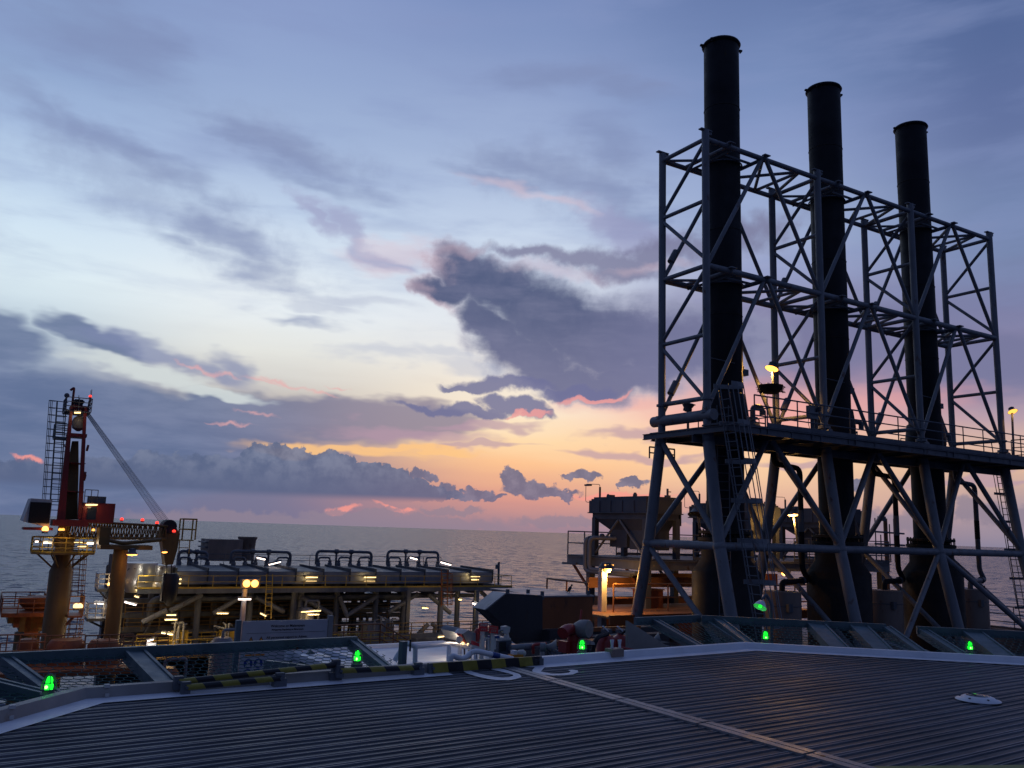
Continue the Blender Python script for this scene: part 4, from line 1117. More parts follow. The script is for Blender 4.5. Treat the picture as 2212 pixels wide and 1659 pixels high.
# bird perched on the duct
c = PF.B(1230, 1278, D0 + 1.0); c.z = q[0].z + .012
b = MB(); b.lathe([(.005, -.11), (.03, -.08), (.05, 0), (.045, .06), (.02, .1), (.006, .12)], c + V(0, 0, .11), (.5, -.2, .8), n=10); b.sphere(c + V(.06, -.03, .23), .032, 8, 6); b.bar(c + V(.085, -.04, .23), c + V(.12, -.055, .225), .008, .008)
b.bar(c + V(-.03, .01, .06), c + V(-.10, .04, -.01), .03, .008); b.tube(c, c + V(0, 0, .06), .006, n=5); b.tube(c + V(.02, .02, 0), c + V(.02, .02, .06), .006, n=5)
solo(PF, 'bird', b, M['black'], 'small dark bird standing on the pale duct top', 'bird')
# finned housing below it
t = thing(PF, 'finned_housing', 'dark box with upright fins behind the fire monitor', 'cooler box', V(16, 19.5, ZL))
x0, x1 = PF.B(1188, 1360, 19.5).x, PF.B(1385, 1360, 19.5).x
part('casing', MB().box(x0, x1 + 1.2, 19.62, 21.0, ZL, -1.30), M['duct'], t)
f = MB()
for k in range(10): x = x0 + .1 + k * .42; f.box(x, x + .26, 19.45, 19.62, ZL, -1.34 - .02 * (k % 2))
part('fin', f, M['steel_dark'], t)
part('top_beam', MB().box(x0 + .5, x1 + .6, 19.7, 20.2, -1.28, -1.17), M['rustbox'], t)
part('top_beam', MB().box(x0 + 1.6, x1 + 2.4, 20.3, 20.7, -1.29, -1.14), M['duct'], t)
# second rust box further back
t = thing(PF, 'rust_box', 'rust orange box with a pale top behind the gangway rails', 'box', V(27, 33, ZL))
c = PF.B(1310, 1285, 33.5); c1 = PF.B(1500, 1292, 33.5)
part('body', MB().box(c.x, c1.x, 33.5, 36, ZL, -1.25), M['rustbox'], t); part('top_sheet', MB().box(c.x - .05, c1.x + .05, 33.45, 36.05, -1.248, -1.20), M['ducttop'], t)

# pipe rack with thin posts between the middle and far stacks
t = thing(PF, 'pipe_rack', 'thin upright pipes with cross bars standing on the filter platform between stacks', 'pipe rack', V(39.5, 31, .7))
c = PF.B(1912, 1120, 30.5); x = c.x
part('mast', MB().tube((x, 30.5, -3), (x, 30.5, c.z), .11, n=10), M['lamp_orange'], t)
for dx, h in ((-.9, c.z), (-.45, c.z - .9), (.35, c.z - .3), (.75, c.z)): part('post', MB().tube((x + dx, 30.5, .7), (x + dx, 30.5, h), .035, n=6), M['steel_dark'], t)
for z in (c.z - .75, c.z - 1.4): part('cross_bar', MB().tube((x - 1.1, 30.4, z), (x + 1.5, 30.4, z - .05), .05, n=8), M['steel_dark'], t)
part('junction_box', MB().box(x - .55, x - .2, 30.3, 30.6, c.z - .15, c.z + .1), M['steel_dark'], t)

# more lamps on the right
c = PF.B(1712, 1109, 28.2)
t = floodlight(PF, (c.x + .45, c.y, .7), c + V(.05, 0, .05), 'lit orange lamp between the first and middle stacks by the third filter housing', aim=(0, -.12, -1), size=.26, power=0, polemat='steel')
point(t, c + V(0, 0, -.35), 120)
c = PF.B(1507, 1110, 27.4)
floodlight(PF, (c.x + .35, c.y, .7), c + V(0, 0, .1), 'large unlit bell lamp between the first two filter housings', None, aim=(-.3, -.2, -1), size=.36)
c = PF.B(1694, 1236, 30.0)
t = thing(PF, 'work_lamp', 'glowing orange work lamp under the third filter housing', 'lamp', c, None)
part('hood', MB().lathe([(.10, .16), (.26, .10), (.34, -.02)], c, n=14, cap0=True), M['offwhite'], t); part('bulb', MB().sphere(c + V(0, 0, -.02), .15), M['sodium'], t); point(t, c + V(0, -.3, -.35), 60)
part('bracket', MB().box(c.x - .03, c.x + .03, c.y, c.y + .05, c.z + .1, c.z + .7), M['steel_dark'], t)
# green shaded lamp beside the far corner light
c = CFr.B(1643, 1308, cc.y + 3.0)
t = thing(CFr, 'shaded_lamp', 'pale bell lamp shade lit green inside, above the corner deck light', 'lamp', V(c.x, c.y, -1.5))
ax = V(-.45, -.55, -1)
part('shade', MB().lathe([(.03, -.10), (.06, -.09), (.11, -.01), (.13, .04)], c, ax, n=18, cap0=True), M['white'], t)
part('bulb', MB().sphere(c + ax.normalized() * .02, .03), M['green'], t)
part('bracket', MB().pipe([c - ax.normalized() * .15, c + V(.12, .1, .22), c + V(.22, .15, .05), c + V(.22, .15, -1.6)], .03, .1, n=8), M['steel_dark'], t)
point(t, c + ax.normalized() * .10, .2, (.1, 1, .15), .02)


# ---------------------------------------------------------------- pedestal crane, far left
CB = 84.0
C_ = lambda x, y, d=0.0: PF.B(x, y, CB + d)
cr = lambda x, y, d=0.0: C_(x * .2001, 813.2 + y * .2001, d)          # enlarged crop units
cs = lambda x, y, d=0.0: C_(x * .2001, 1118.2 + y * .2001, d)
pc = cs(672, 470)
crane = thing(PF, 'pedestal_crane', 'red and mustard pedestal crane with lattice boom laid down to the right', 'crane', V(pc.x, CB, -16))
zt, zc0, zc1 = cs(672, 300).z, cs(672, 470).z, cs(650, 575).z
pr_ = (cs(760, 430).x - cs(588, 430).x) / 2; pR = (cs(775, 600).x - cs(518, 600).x) / 2
part('pedestal', MB().lathe([(pR * 1.04, -20), (pR, zc1), (pr_ * 1.02, zc0), (pr_, zt + .3)], (pc.x, CB, 0), n=36, cap1=True), M['yellow'], crane)
px0, px1 = cs(322, 380).x, cs(1018, 380).x; zpl = cs(672, 372).z; hw = (px1 - px0) / 2; pcx = (px0 + px1) / 2
g = MB(); o8 = [(pcx + hw * math.cos(R(22.5 + 45 * i)) * 1.05, CB + hw * math.sin(R(22.5 + 45 * i)) * 1.05) for i in range(8)]
g.prism([(x, y, zpl - .16) for x, y in o8], (0, 0, .16)); pf = part('service_platform', g, M['yellow'], crane)
r_ = MB(); rails(r_, [(x, y, zpl) for x, y in o8] + [(*o8[0], zpl)], 1.25, 3, .045, 1.3); part('guardrail', r_, M['yellow_rail'], pf)
g = MB()
for i in range(8):
    x, y = o8[i]; ux, uy = (x - pcx) / hw, (y - CB) / hw; g.tube((pcx + ux * hw * .8, CB + uy * hw * .8, zpl - .16), (pc.x + ux * pR * .9, CB + uy * pR * .9, zc1 + .35), .07, n=8)
part('platform_brace', g, M['yellow'], crane)
part('slew_ring', MB().lathe([(pr_ * 1.15, zpl), (pr_ * 1.15, zpl + .5), (pr_ * 1.35, zpl + .55), (pr_ * 1.35, zpl + 1.4), (pr_ * 1.1, zpl + 1.5)], (pc.x, CB, 0), n=32, cap1=True), M['yellow'], crane)
l = MB(); lp, lq = cs(800, 850, 1.2), cs(830, 395, 1.2); ladder(l, lp, lq, (1, -.3, 0), .6, .04, .4); cage(l, lp, lq, (1, -.3, 0), (1, .6, 0), 9, .9, .03, 4); part('pedestal_ladder', l, M['rustbox'], crane)
l = MB(); lp, lq = cs(770, 1300, 1.2), cs(800, 1060, 1.2); ladder(l, lp, lq, (1, -.3, 0), .6, .04, .4); cage(l, lp, lq, (1, -.3, 0), (1, .6, 0), 6, .9, .03, 4); part('pedestal_ladder', l, M['rustbox'], crane)
# turntable, mast
z0 = cr(740, 1545).z; zmt = cr(850, 325).z
part('turntable', MB().box(cs(560, 30).x, cs(930, 30).x, CB - 2.0, CB + 2.0, z0 - .55, z0), M['red'], crane)
for dy, nm in ((-1.15, 'mast_side'), (1.15, 'mast_side')):
    for (bx0, bx1, tx0, tx1) in ((612, 700, 757, 785), (835, 885, 905, 935)):
        A = [cr(bx0, 1545, dy), cr(bx1, 1545, dy), cr(tx1, 325, dy), cr(tx0, 325, dy)]
        part(nm, MB().prism(A, (0, .35 if dy > 0 else -.35, 0)), M['red'], crane)
g = MB(); A = [cr(690, 1545), cr(845, 1545), cr(860, 1000), cr(858, 690), cr(790, 690), cr(735, 1000)]; g.prism([p + V(0, .85, 0) for p in A], (0, .5, 0)); part('mast_column', g, M['yellow'], crane)
g = MB()
for y0, y1 in ((320, 402), (618, 668), (930, 950), (1235, 1255)):
    k = (1545 - y0) / 1220.0; x0, x1 = 612 + (757 - 612) * k, 885 + (935 - 885) * k
    a, b = cr(x0, y0), cr(x1, y1); part('mast_cross_plate', MB().box(a.x, b.x, CB - 1.15, CB + 1.15, b.z, a.z), M['red'], crane)
a, b = cr(688, 385), cr(962, 405)
g = MB(); g.box(a.x, b.x, CB - 1.6, CB + 1.6, b.z - .08, b.z); tp = part('top_platform', g, M['steel_dark'], crane)
r_ = MB(); rails(r_, [(a.x, CB - 1.6, b.z), (b.x, CB - 1.6, b.z), (b.x, CB + 1.6, b.z), (a.x, CB + 1.6, b.z), (a.x, CB - 1.6, b.z)], 1.15, 3, .035, 1.0, False); part('guardrail', r_, M['steel_dark'], tp)
g = MB(); a, b = cr(806, 250), cr(888, 322); g.box(a.x, b.x, CB - .5, CB + .5, b.z, a.z); g.box(a.x - .1, b.x + .1, CB - .6, CB + .6, a.z - .25, a.z - .1); g.tube(cr(850, 250), cr(852, 205), .03, n=6); part('motor_housing', g, M['black'], crane)
g = MB(); g.pipe([cr(778, 330), cr(802, 118), cr(760, 150)], .10, .15, n=8); part('davit_post', g, M['red'], crane)
g = MB(); g.tube(cr(708, 385), cr(722, 200), .06, n=6); g.sphere(cr(722, 205), .22, 8, 6); g.bar(cr(715, 210), cr(750, 208), .03, .03); part('wind_sensor', g, M['steel_dark'], crane)
g = MB(); g.tube(cr(948, 390), cr(966, 265), .10, n=6); g.tube(cr(966, 262), cr(982, 235), .09, n=6); g.tube(cr(985, 235), cr(992, 140), .03, n=6); g.tube(cr(978, 200), cr(980, 150), .02, n=5); part('aerial_post', g, M['steel_dark'], crane)
g = MB(); a, b = cr(805, 455), cr(885, 560); g.lathe([(.12, b.z - .35), (.5, b.z - .1), (.58, a.z - .3), (.45, a.z), (.2, a.z + .2)], (cr(845, 500).x, CB - .7, 0), n=14, cap0=True, cap1=True); g.tube((cr(845, 500).x, CB - .7, a.z), (cr(845, 500).x, CB - .7, cr(845, 405).z), .06, n=6); part('sheave_block', g, M['steel'], crane)
for x, y, s in ((942, 770, 1), (912, 1060, 1), (712, 755, -1), (912, 1090, 1)): part('side_roller', MB().tube(cr(x - 8, y, -.8), cr(x + 14 * s, y + 4, -.8), .28, n=12), M['red'], crane)
l = MB(); lp, lq = cr(585, 1500, .5), cr(668, 275, .5); ladder(l, lp, lq, (1, 0, 0), .7, .05, .45); cage(l, lp + (lq - lp) * .12, lq, (1, 0, 0), (-1, -.4, 0), 15, 1.0, .035, 5); part('mast_ladder', l, M['netframe'], crane)
a, b = cr(578, 660), cr(740, 660); g = MB(); g.box(a.x, b.x, CB - .6, CB + 1, a.z - .12, a.z); rails(g, [(b.x, CB - .6, a.z), (a.x, CB - .6, a.z), (a.x, CB + 1, a.z), (b.x, CB + 1, a.z)], 1.2, 3, .045, .8, False); part('rest_platform', g, M['netframe'], crane)
# machinery house, cab
a, b = cr(255, 1315), cr(520, 1605)
g = MB(); g.hull([(a.x + .1, CB - 1.5, b.z + .25), (b.x, CB - 1.5, b.z - .2), (b.x, CB + 1.8, b.z - .2), (a.x, CB + 1.8, b.z + .35)], [(a.x + .5, CB - 1.5, a.z), (b.x, CB - 1.5, a.z - .05), (b.x, CB + 1.8, a.z), (a.x + .4, CB + 1.8, a.z)]); part('machinery_house', g, M['offwhite'], crane)
g = MB(); c0, c1 = cr(318, 1372), cr(516, 1585)
for k in range(13): z = c1.z + (c0.z - c1.z) * k / 12.5; g.box(c0.x, c1.x, CB - 1.58, CB - 1.51, z, z + .19)
part('louvre_grille', g, M['black'], crane)
part('house_floor', MB().box(a.x + .2, b.x + .3, CB - 1.5, CB + 1.8, b.z - .42, b.z - .21), M['red'], crane)
a, b = cr(884, 1362), cr(1202, 1560)
cab = part('operator_cab', MB().box(a.x, b.x, CB - 1.6, CB + 1.2, b.z - .2, a.z), M['red'], crane)
w0, w1 = cr(925, 1405), cr(1008, 1545); part('window', MB().box(w0.x, w1.x, CB - 1.63, CB - 1.59, w1.z, w0.z), M['glass'], cab)
a2, b2 = cr(958, 1293), cr(1127, 1362); part('roof_unit', MB().box(a2.x, b2.x, CB - 1.0, CB + 1.0, a.z, a2.z), M['steel_dark'], cab)
r_ = MB(); rails(r_, [(a.x + .05, CB - 1.2, a.z), (cr(1030, 1362).x, CB - 1.2, a.z)], 1.1, 2, .035, .6, False); part('roof_rail', r_, M['steel_dark'], cab)
# boom
bx0, bx1 = cs(640, 40).x, cs(1790, 100).x
BZ = lambda x: (cs(640, 30).z * (bx1 - x) + cs(1740, 90).z * (x - bx0)) / (bx1 - bx0)
BL = lambda x: (cs(700, 215).z * (bx1 - x) + cs(1740, 225).z * (x - bx0)) / (bx1 - bx0)
boom = part('boom', MB().box(cs(640, 30).x, cs(760, 30).x, CB - .45, CB + .45, BL(bx0 + 2) + .1, BZ(bx0 + 2) - .05), M['yellow'], crane)
xs = [bx0 + (bx1 - bx0) * k / 20 for k in range(21)]
for dy in (-.95, .95):
    part('chord', MB().tube((bx0, CB + dy, BZ(bx0)), (bx1, CB + dy, BZ(bx1)), .11, n=8), M['yellow'], boom); part('chord', MB().tube((bx0, CB + dy, BL(bx0)), (bx1, CB + dy, BL(bx1)), .12, n=8), M['yellow'], boom)
g = MB()
for k in range(20):
    for dy in (-.95, .95):
        a, b = (xs[k], xs[k + 1]); m = (a + b) / 2
        g.tube((a, CB + dy, BL(a)), (m, CB + dy, BZ(m)), .06, n=6, cap=False); g.tube((m, CB + dy, BZ(m)), (b, CB + dy, BL(b)), .06, n=6, cap=False)
    g.tube((xs[k], CB - .95, BZ(xs[k])), (xs[k + 1], CB + .95, BZ(xs[k + 1])), .05, n=6, cap=False); g.tube((xs[k], CB - .95, BL(xs[k])), (xs[k], CB + .95, BL(xs[k])), .05, n=6, cap=False)
part('lattice', g, M['yellow'], boom)
g = MB(); A = [cs(1712, 160), cs(1770, 60), cs(1860, 70), cs(1925, 170), cs(1900, 330), cs(1850, 500), cs(1770, 510), cs(1740, 300)]; g.prism([p - V(0, .8, 0) for p in A], (0, 1.6, 0)); part('boom_head', g, M['yellow'], boom)
g = MB(); c = cs(1815, 95); g.lathe([(.55, -.9), (.62, -.85), (.62, .85), (.55, .9)], V(c.x, CB, c.z), (0, 1, 0), n=18, cap0=True, cap1=True); part('head_sheave', g, M['black'], boom)
g = MB(); a, b = cs(1945, 235), cs(2085, 235); r0 = [(a.x, CB - .8, a.z), (b.x, CB - .8, a.z), (b.x, CB + .8, a.z), (a.x, CB + .8, a.z), (a.x, CB - .8, a.z)]; g.box(a.x - .3, b.x - .1, CB - .8, CB + .8, a.z - .1, a.z); rails(g, r0, cs(2000, 15).z - a.z, 2, .07, 1.6, False); ladder(g, cs(1985, 385), cs(1995, 240), (1, 0, 0), .9, .05, .5); part('head_cage', g, M['yellow_rail'], boom)
# pendant ropes
g = MB(); rp = []
for k in range(8):
    t = k / 7; a = cr(938 + 24 * t, 424 - 30 * t, -.8 + 1.6 * t); b = cr(1750 + 100 * t, 1612 - 24 * t, -.8 + 1.6 * t); g.tube(a, b, .016 if k % 3 else .022, n=5, cap=False); rp.append((a, b))
part('pendant_rope', g, M['rope'], crane)
g = MB(); a, b = cs(1765, 520), cs(1895, 640); g.tube(cs(1800, 500), cs(1800, 640), .05, n=6); g.tube(cs(1850, 500), cs(1850, 640), .05, n=6)
a, b = cs(1760, 600), cs(1905, 945); g.lathe([(.2, b.z), (.55, b.z + .5), (.72, b.z + 1.2), (.72, a.z - .3), (.5, a.z)], (cs(1835, 700).x, CB - .3, 0), n=12, cap0=True, cap1=True); g.box(a.x, cs(1790, 700).x, CB - .5, CB + .3, b.z + .4, a.z); part('hook_block', g, M['black'], crane)


def fixture(F, a, b, r, label, mat='tube', cat='lamp', group='fluorescent strip lights', off=V(0, 0, .07), parent=None):
    """a strip light: a housing tray and the glowing tube under it"""
    a, b = Vector(a), Vector(b)
    d = (b - a).normalized()
    hs = MB().bar(a + off - d * .06, b + off + d * .06, r * 2.6, r * 1.1); tb = MB().tube(a, b, r, n=8)
    if parent: h = part('strip_light', hs, M['steel_dark'], parent); part('tube', tb, M[mat], h); return h
    t = thing(F, 'strip_light', label, cat, a, group)
    part('housing', hs, M['steel_dark'], t); part('tube', tb, M[mat], t); return t


fixture(PF, cr(803, 385, -1.9), cr(870, 385, -1.9), .12, '', parent=crane)
fixture(PF, cr(925, 1383, -1.9), cr(1052, 1383, -1.9), .08, '', parent=crane)
for a, b in (((380, 250), (415, 250)), ((470, 262), (560, 262)), ((940, 270), (1012, 270))): fixture(PF, cs(*a, -hw * .8), cs(*b, -hw * .8), .13, '', 'tube_pink', parent=crane)
for x, y in ((800, 268), (840, 310)): fixture(PF, cs(x, y, -hw * .3), cs(x + 90, y, -hw * .3), .06, '', parent=crane)


def small_lamp(parent, c, r, mat):
    h = part('warning_lamp' if mat == 'redlamp' else 'lamp', MB().lathe([(r * .9, -r * 1.3), (r * .9, -r * .6), (r * .7, -r * .4)], c, n=10, cap0=True, cap1=True), M['steel_dark'], parent)
    part('lens', MB().sphere(c, r, 10, 8), M[mat], h); return h


for x, y in ((1180, 1538), (1315, 1542), (1538, 1550), (1695, 1580)): small_lamp(crane, cr(x, y, -1.0), .15, 'redlamp')
small_lamp(crane, cs(1878, 148, -1.0), .15, 'redlamp'); small_lamp(crane, cr(975, 215, -.4), .13, 'redlamp')
small_lamp(crane, cs(488, 125, -1.9), .26, 'sodium')
for x in (648, 680, 1008): small_lamp(crane, cs(x, 130 if x < 900 else 135, -1.2), .14, 'sodium_dim')
for q, e, c in ((cr(838, 400, -2.6), 14, (1, .7, .35)), (cr(985, 1395, -2.4), 16, (1, .65, .3)), (cs(500, 262, -hw * .8 - .5), 18, (1, .8, .5)), (cs(970, 270, -hw * .8 - .5), 16, (1, .8, .5)), (cs(690, 200, -3), 14, (1, .6, .2))): point(crane, q, e, c, .2)

# boom rest column
t = thing(PF, 'boom_rest', 'mustard column with a wide saddle holding the crane boom', 'boom rest', V(cs(1280, 900).x, CB - 3.4, -16))
CR2 = lambda x, y: cs(x, y, -3.4)
a, b = CR2(1240, 345), CR2(1398, 345); w = (b.x - a.x) / 2; cx_ = (a.x + b.x) / 2 - .1
part('column', MB().lathe([(w * 1.12, -20), (w * 1.05, a.z - 2), (w, a.z)], (cx_, CB - 3.4, 0), n=28), M['yellow'], t)
a, b = CR2(1072, 290), CR2(1620, 345); part('saddle', MB().box(a.x, b.x, CB - 4.6, CB - 2.0, b.z, a.z), M['yellow'], t)
a, b = CR2(1072, 100), CR2(1165, 290); part('saddle_horn', MB().box(a.x, b.x, CB - 4.3, CB - 2.3, b.z, a.z), M['yellow'], t)
part('support_tube', MB().pipe([CR2(1175, 245), CR2(1320, 278), CR2(1740, 240)], .16, .4, n=8), M['yellow'], t)
c = CR2(1398, 358); c.y -= 1.6
floodlight(PF, c, c + V(0, 0, -.05), 'lit orange lamp under the saddle of the boom rest column', 'sodium', aim=(0, -.05, -1), group='lamps under the crane boom', pole=False, size=.42)
c = cs(1778, 362, -3.0); lp_ = floodlight(PF, c, c, 'small lit orange lamp under the crane boom head', 'sodium', aim=(0, -.3, -1), group='lamps under the crane boom', pole=False, size=.22)
point(t, CR2(1398, 420) + V(.3, -2, -.6), 30); point(t, CR2(1500, 900) + V(0, -3, 0), 12, (1, .6, .2))

# orange lit old pedestal behind the crane's foot
t = thing(PF, 'old_pedestal', 'orange lit pedestal with corbels and a railed top at the lower left', 'pedestal', V(cs(290, 1240, 9).x, CB + 9, -20))
E_ = lambda x, y: cs(x, y, 9)
w = (E_(432, 1300).x - E_(150, 1300).x) / 2; cx_ = E_(291, 1300).x; cy_ = CB + 9
part('column', MB().lathe([(w, -22), (w, E_(290, 1235).z)], (cx_, cy_, 0), n=28, cap1=True), M['yellow'], t)
for k in range(7):
    x = E_(70 + 62 * k, 1100).x; d = abs(k - 3); part('corbel', MB().box(x, x + 1.1, cy_ - 3.2, cy_ + 2.5, E_(0, 1240 - 45 * d).z, E_(0, 1000).z), M['rustbox'] if k % 2 else M['yellow'], t)
z = E_(200, 985).z; x0, x1 = E_(5, 985).x, E_(490, 985).x
part('top_deck', MB().box(x0, x1, cy_ - 4, cy_ + 3.5, z - .35, z), M['rustbox'], t)
part('guardrail', rails(rails(MB(), [(x0, cy_ + 3.4, z), (x0, cy_ - 4, z), (x1, cy_ - 4, z), (x1, cy_ + 3.4, z), (x0, cy_ + 3.4, z)], 1.25, 3, .05, 1.1, False), [(x0 + 2, cy_ - 1, z), (x1 - 1, cy_ - 1, z)], 1.25, 3, .05, .9, False), M['rustbox'], t)
part('deck_drum', MB().lathe([(.9, z), (1.5, z + .6), (1.5, z + 1.1), (.6, z + 1.25)], (E_(385, 960).x, cy_ - 1, 0), n=16, cap1=True), M['rustbox'], t)
l = MB(); ladder(l, E_(410, 1440) - V(0, 3, 0), E_(420, 1000) - V(0, 3, 0), (1, 0, 0), .7, .06, .45); part('ladder', l, M['rustbox'], t)
point(t, E_(480, 1150) + V(1, -5.5, 0), 60, (1, .45, .08), .3); point(t, E_(250, 930) + V(0, -5.0, 2.0), 14, (1, .42, .08), .3)
# low railed platform right of the crane foot
t = thing(PF, 'crane_access_platform', 'small orange railed platform with two lamps right of the crane pedestal', 'platform', V(cs(800, 1050, -1).x, CB - 1, -8))
a, b = cs(722, 1050, -1), cs(878, 1050, -1); part('floor', MB().box(a.x, b.x, CB - 2, CB + 1, a.z - .15, a.z), M['rustbox'], t)
part('guardrail', rails(MB(), [(a.x, CB - 2, a.z), (b.x, CB - 2, a.z), (b.x, CB + 1, a.z)], 1.6, 3, .05, .8, False), M['lamp_orange'], t)
part('knee_brace', MB().tube(cs(712, 1160, -1), cs(800, 1070, -1), .1, n=8), M['rustbox'], t)
for x in (822, 862): small_lamp(t, cs(x, 957, -2.2), .24, 'tube')
point(t, cs(835, 990, -3.4), 14, (1, .6, .2))
# deck with pipes at the crane foot, its orange lamp glow put into the colour
t = thing(PF, 'lower_crane_deck', 'orange lit deck cluttered with rails and round tanks below the crane foot', 'deck', V(6, 78, -20))
za = PF.B(200, 1400, 80).z
part('floor', MB().box(-2, 12, 74, 83, za - 1.2, za - .8), M['rustbox'], t)
g = MB()
for k in range(5): rails(g, [(-1 + 3 * k, 75 + (k % 3) * 2, za - .8), (2.4 + 3 * k, 75 + (k % 3) * 2, za - .8)], 2.0 + .4 * (k % 2), 4, .05, .9, False)
part('guardrail', g, M['lamp_orange'], t)
for x, y, w in ((7.0, 78, 1.4), (9.6, 77, 1.2), (4.4, 79, .8)): part('tank', MB().lathe([(w, za - .8), (w, za + .6), (w * .8, za + 1.0), (.1, za + 1.1)], (x, y, 0), n=18), M['rustbox'], t)
point(t, V(5, 75, za + 2.2), 22, (1, .45, .1), .3)

# ---------------------------------------------------------------- air cooler bank
KB = 89.0
k3 = lambda x, y, d=0.0: PF.B(372.7 + x * .2001, 1118.2 + y * .2001, KB + d)
k4 = lambda x, y, d=0.0: PF.B(779.3 + x * .2001, 1118.2 + y * .2001, KB + d)
X0, X1 = 14.2, 52.1; ZF0, ZF1 = -4.62, -3.18; ZR = -3.02; KD = 8.0
coolers = thing(PF, 'air_cooler_bank', 'long grey air cooler bank raised on legs, with pipes along its roof', 'air cooler', V(X0, KB, -13))
bay = (X1 - X0 - 2.6) / 12
g = MB(); g.box(X0 + 2.6, X1, KB, KB + KD, ZF0 + .25, ZF1); part('plenum_wall', g, M['clad'], coolers)
g = MB()
for k in range(12):
    x = X0 + 2.6 + bay * k
    g.hull([(x + .06, KB + .1, ZF1), (x + bay - .06, KB + .1, ZF1), (x + bay - .06, KB + KD, ZF1), (x + .06, KB + KD, ZF1)], [(x + .06, KB + .12, ZF1 + .05), (x + bay - .06, KB + .12, ZF1 + .05), (x + bay - .06, KB + KD, ZR + .1), (x + .06, KB + KD, ZR + .1)])
part('roof_panel', g, M['roofclad'], coolers)
g = MB()
for k in range(13):
    x = X0 + 2.6 + bay * k; g.hull([(x - .05, KB - .02, ZF1 - .05), (x + .05, KB - .02, ZF1 - .05), (x + .05, KB + KD, ZF1), (x - .05, KB + KD, ZF1)], [(x - .05, KB - .02, ZF1 + .38), (x + .05, KB - .02, ZF1 + .38), (x + .05, KB + KD, ZR + .3), (x - .05, KB + KD, ZR + .3)])
    g.box(x - .06, x + .06, KB - .1, KB - .02, ZF0 + .5, ZF1 + .38)
part('bay_divider', g, M['roofclad'], coolers)
# bright cladding at the left end: two round cornered hoods
for x, w, z in ((X0 - .6, 1.75, ZF1 + .75), (X0 + 1.5, 1.3, ZF1 + .55)):
    part('end_hood', MB().lathe([(w * .5, ZF0 - .6), (w, ZF0 + .5), (w, z)], (x, KB + 1.8, 0), n=24, cap1=True), M['clad_bright'], coolers)
# walkway with yellow rails, strip lights and glowing strips for their reflections
part('walkway', MB().box(X0 - 1, X1 + 1.7, KB - 1.5, KB, ZF0 - .12, ZF0), M['grate'], coolers)
g = MB(); g.box(X0 - 1, X1 + 1.8, KB - 1.56, KB - 1.5, ZF0 - .5, ZF0 + .02); g.box(X0 - 1, X1 + 1.8, KB + KD - .3, KB + KD, ZF0 - .9, ZF0 - .1); g.box(X1 + 1.6, X1 + 1.8, KB - 1.5, KB + KD, ZF0 - .5, ZF0 - .02); part('edge_beam', g, M['steel_dark'], coolers)
part('kick_strip', MB().box(X0 - 1, X1 + 1.8, KB - 1.58, KB - 1.56, ZF0 - .06, ZF0 + .1), M['yellow_rail'], coolers)
part('guardrail', rails(MB(), [(X0 - 1, KB - 1.5, ZF0), (X1 + 1.7, KB - 1.5, ZF0), (X1 + 1.7, KB + KD, ZF0)], 1.15, 2, .035, 2.2, False), M['yellow_rail'], coolers)
g = MB()
for k in range(12):
    for y in (KB + 2.2, KB + 5.8): x = X0 + 2.6 + bay * (k + .5); g.lathe([(.5, ZF0 - 1.0), (1.3, ZF0 - .75), (1.42, ZF0 + .2)], (x, y, 0), n=18, cap0=True)
part('fan_ring', g, M['black'], coolers)
g = MB(); g.pipe([(X0 + 3, KB + 1, ZF0 - 1.2), (X1 - 2, KB + 1, ZF0 - 1.2)], .22, n=8); g.pipe([(X0 + 3, KB + 3, ZF0 - 1.3), (X1 - 6, KB + 3, ZF0 - 1.3)], .3, n=8); part('under_pipe', g, M['steel_dark'], coolers)
for x, y in ((1440, 640), (2070, 640)): fixture(PF, k3(x, y, -.3), k3(x + 125, y, -.3), .10, '', parent=coolers); fixture(PF, k3(x, y + 45, -.4), k3(x + 115, y + 45, -.4), .08, '', parent=coolers); point(coolers, k3(x + 60, y + 10, -1.0), 22, (1, .72, .3), .2)  # lower strip of each pair is the lamp's reflection, built as a tube
fixture(PF, k4(1190, 630, -.3), k4(1285, 630, -.3), .10, '', parent=coolers); fixture(PF, k4(1195, 668, -.4), k4(1272, 668, -.4), .08, '', parent=coolers); point(coolers, k4(1235, 640, -1.0), 22, (1, .72, .3), .2)  # second strip stands in for the reflection of the first
fixture(PF, k3(35, 660, -.3), k3(95, 660, -.3), .10, '', parent=coolers); fixture(PF, k3(35, 708, -.4), k3(90, 708, -.4), .08, '', parent=coolers); point(coolers, k3(65, 680, -1.0), 22, (1, .72, .3), .2); point(coolers, k3(-300, 640, -2.0), 60, (1, .9, .7), .2)  # again the lower strip imitates a reflection
part('ladder', ladder(MB(), k3(1030, 1090, -2.2), k3(1050, 610, -2.2), (1, 0, 0), .6, .05, .4), M['yellow_rail'], coolers)
lc = MB(); ladder(lc, k4(905, 960, -2.2), k4(905, 560, -2.2), (1, 0, 0), .8, .05, .4); cage(lc, k4(905, 930, -2.2), k4(905, 600, -2.2), (1, 0, 0), (.2, -1, 0), 6, 1.2, .04, 5); part('ladder', lc, M['rustbox'], coolers)
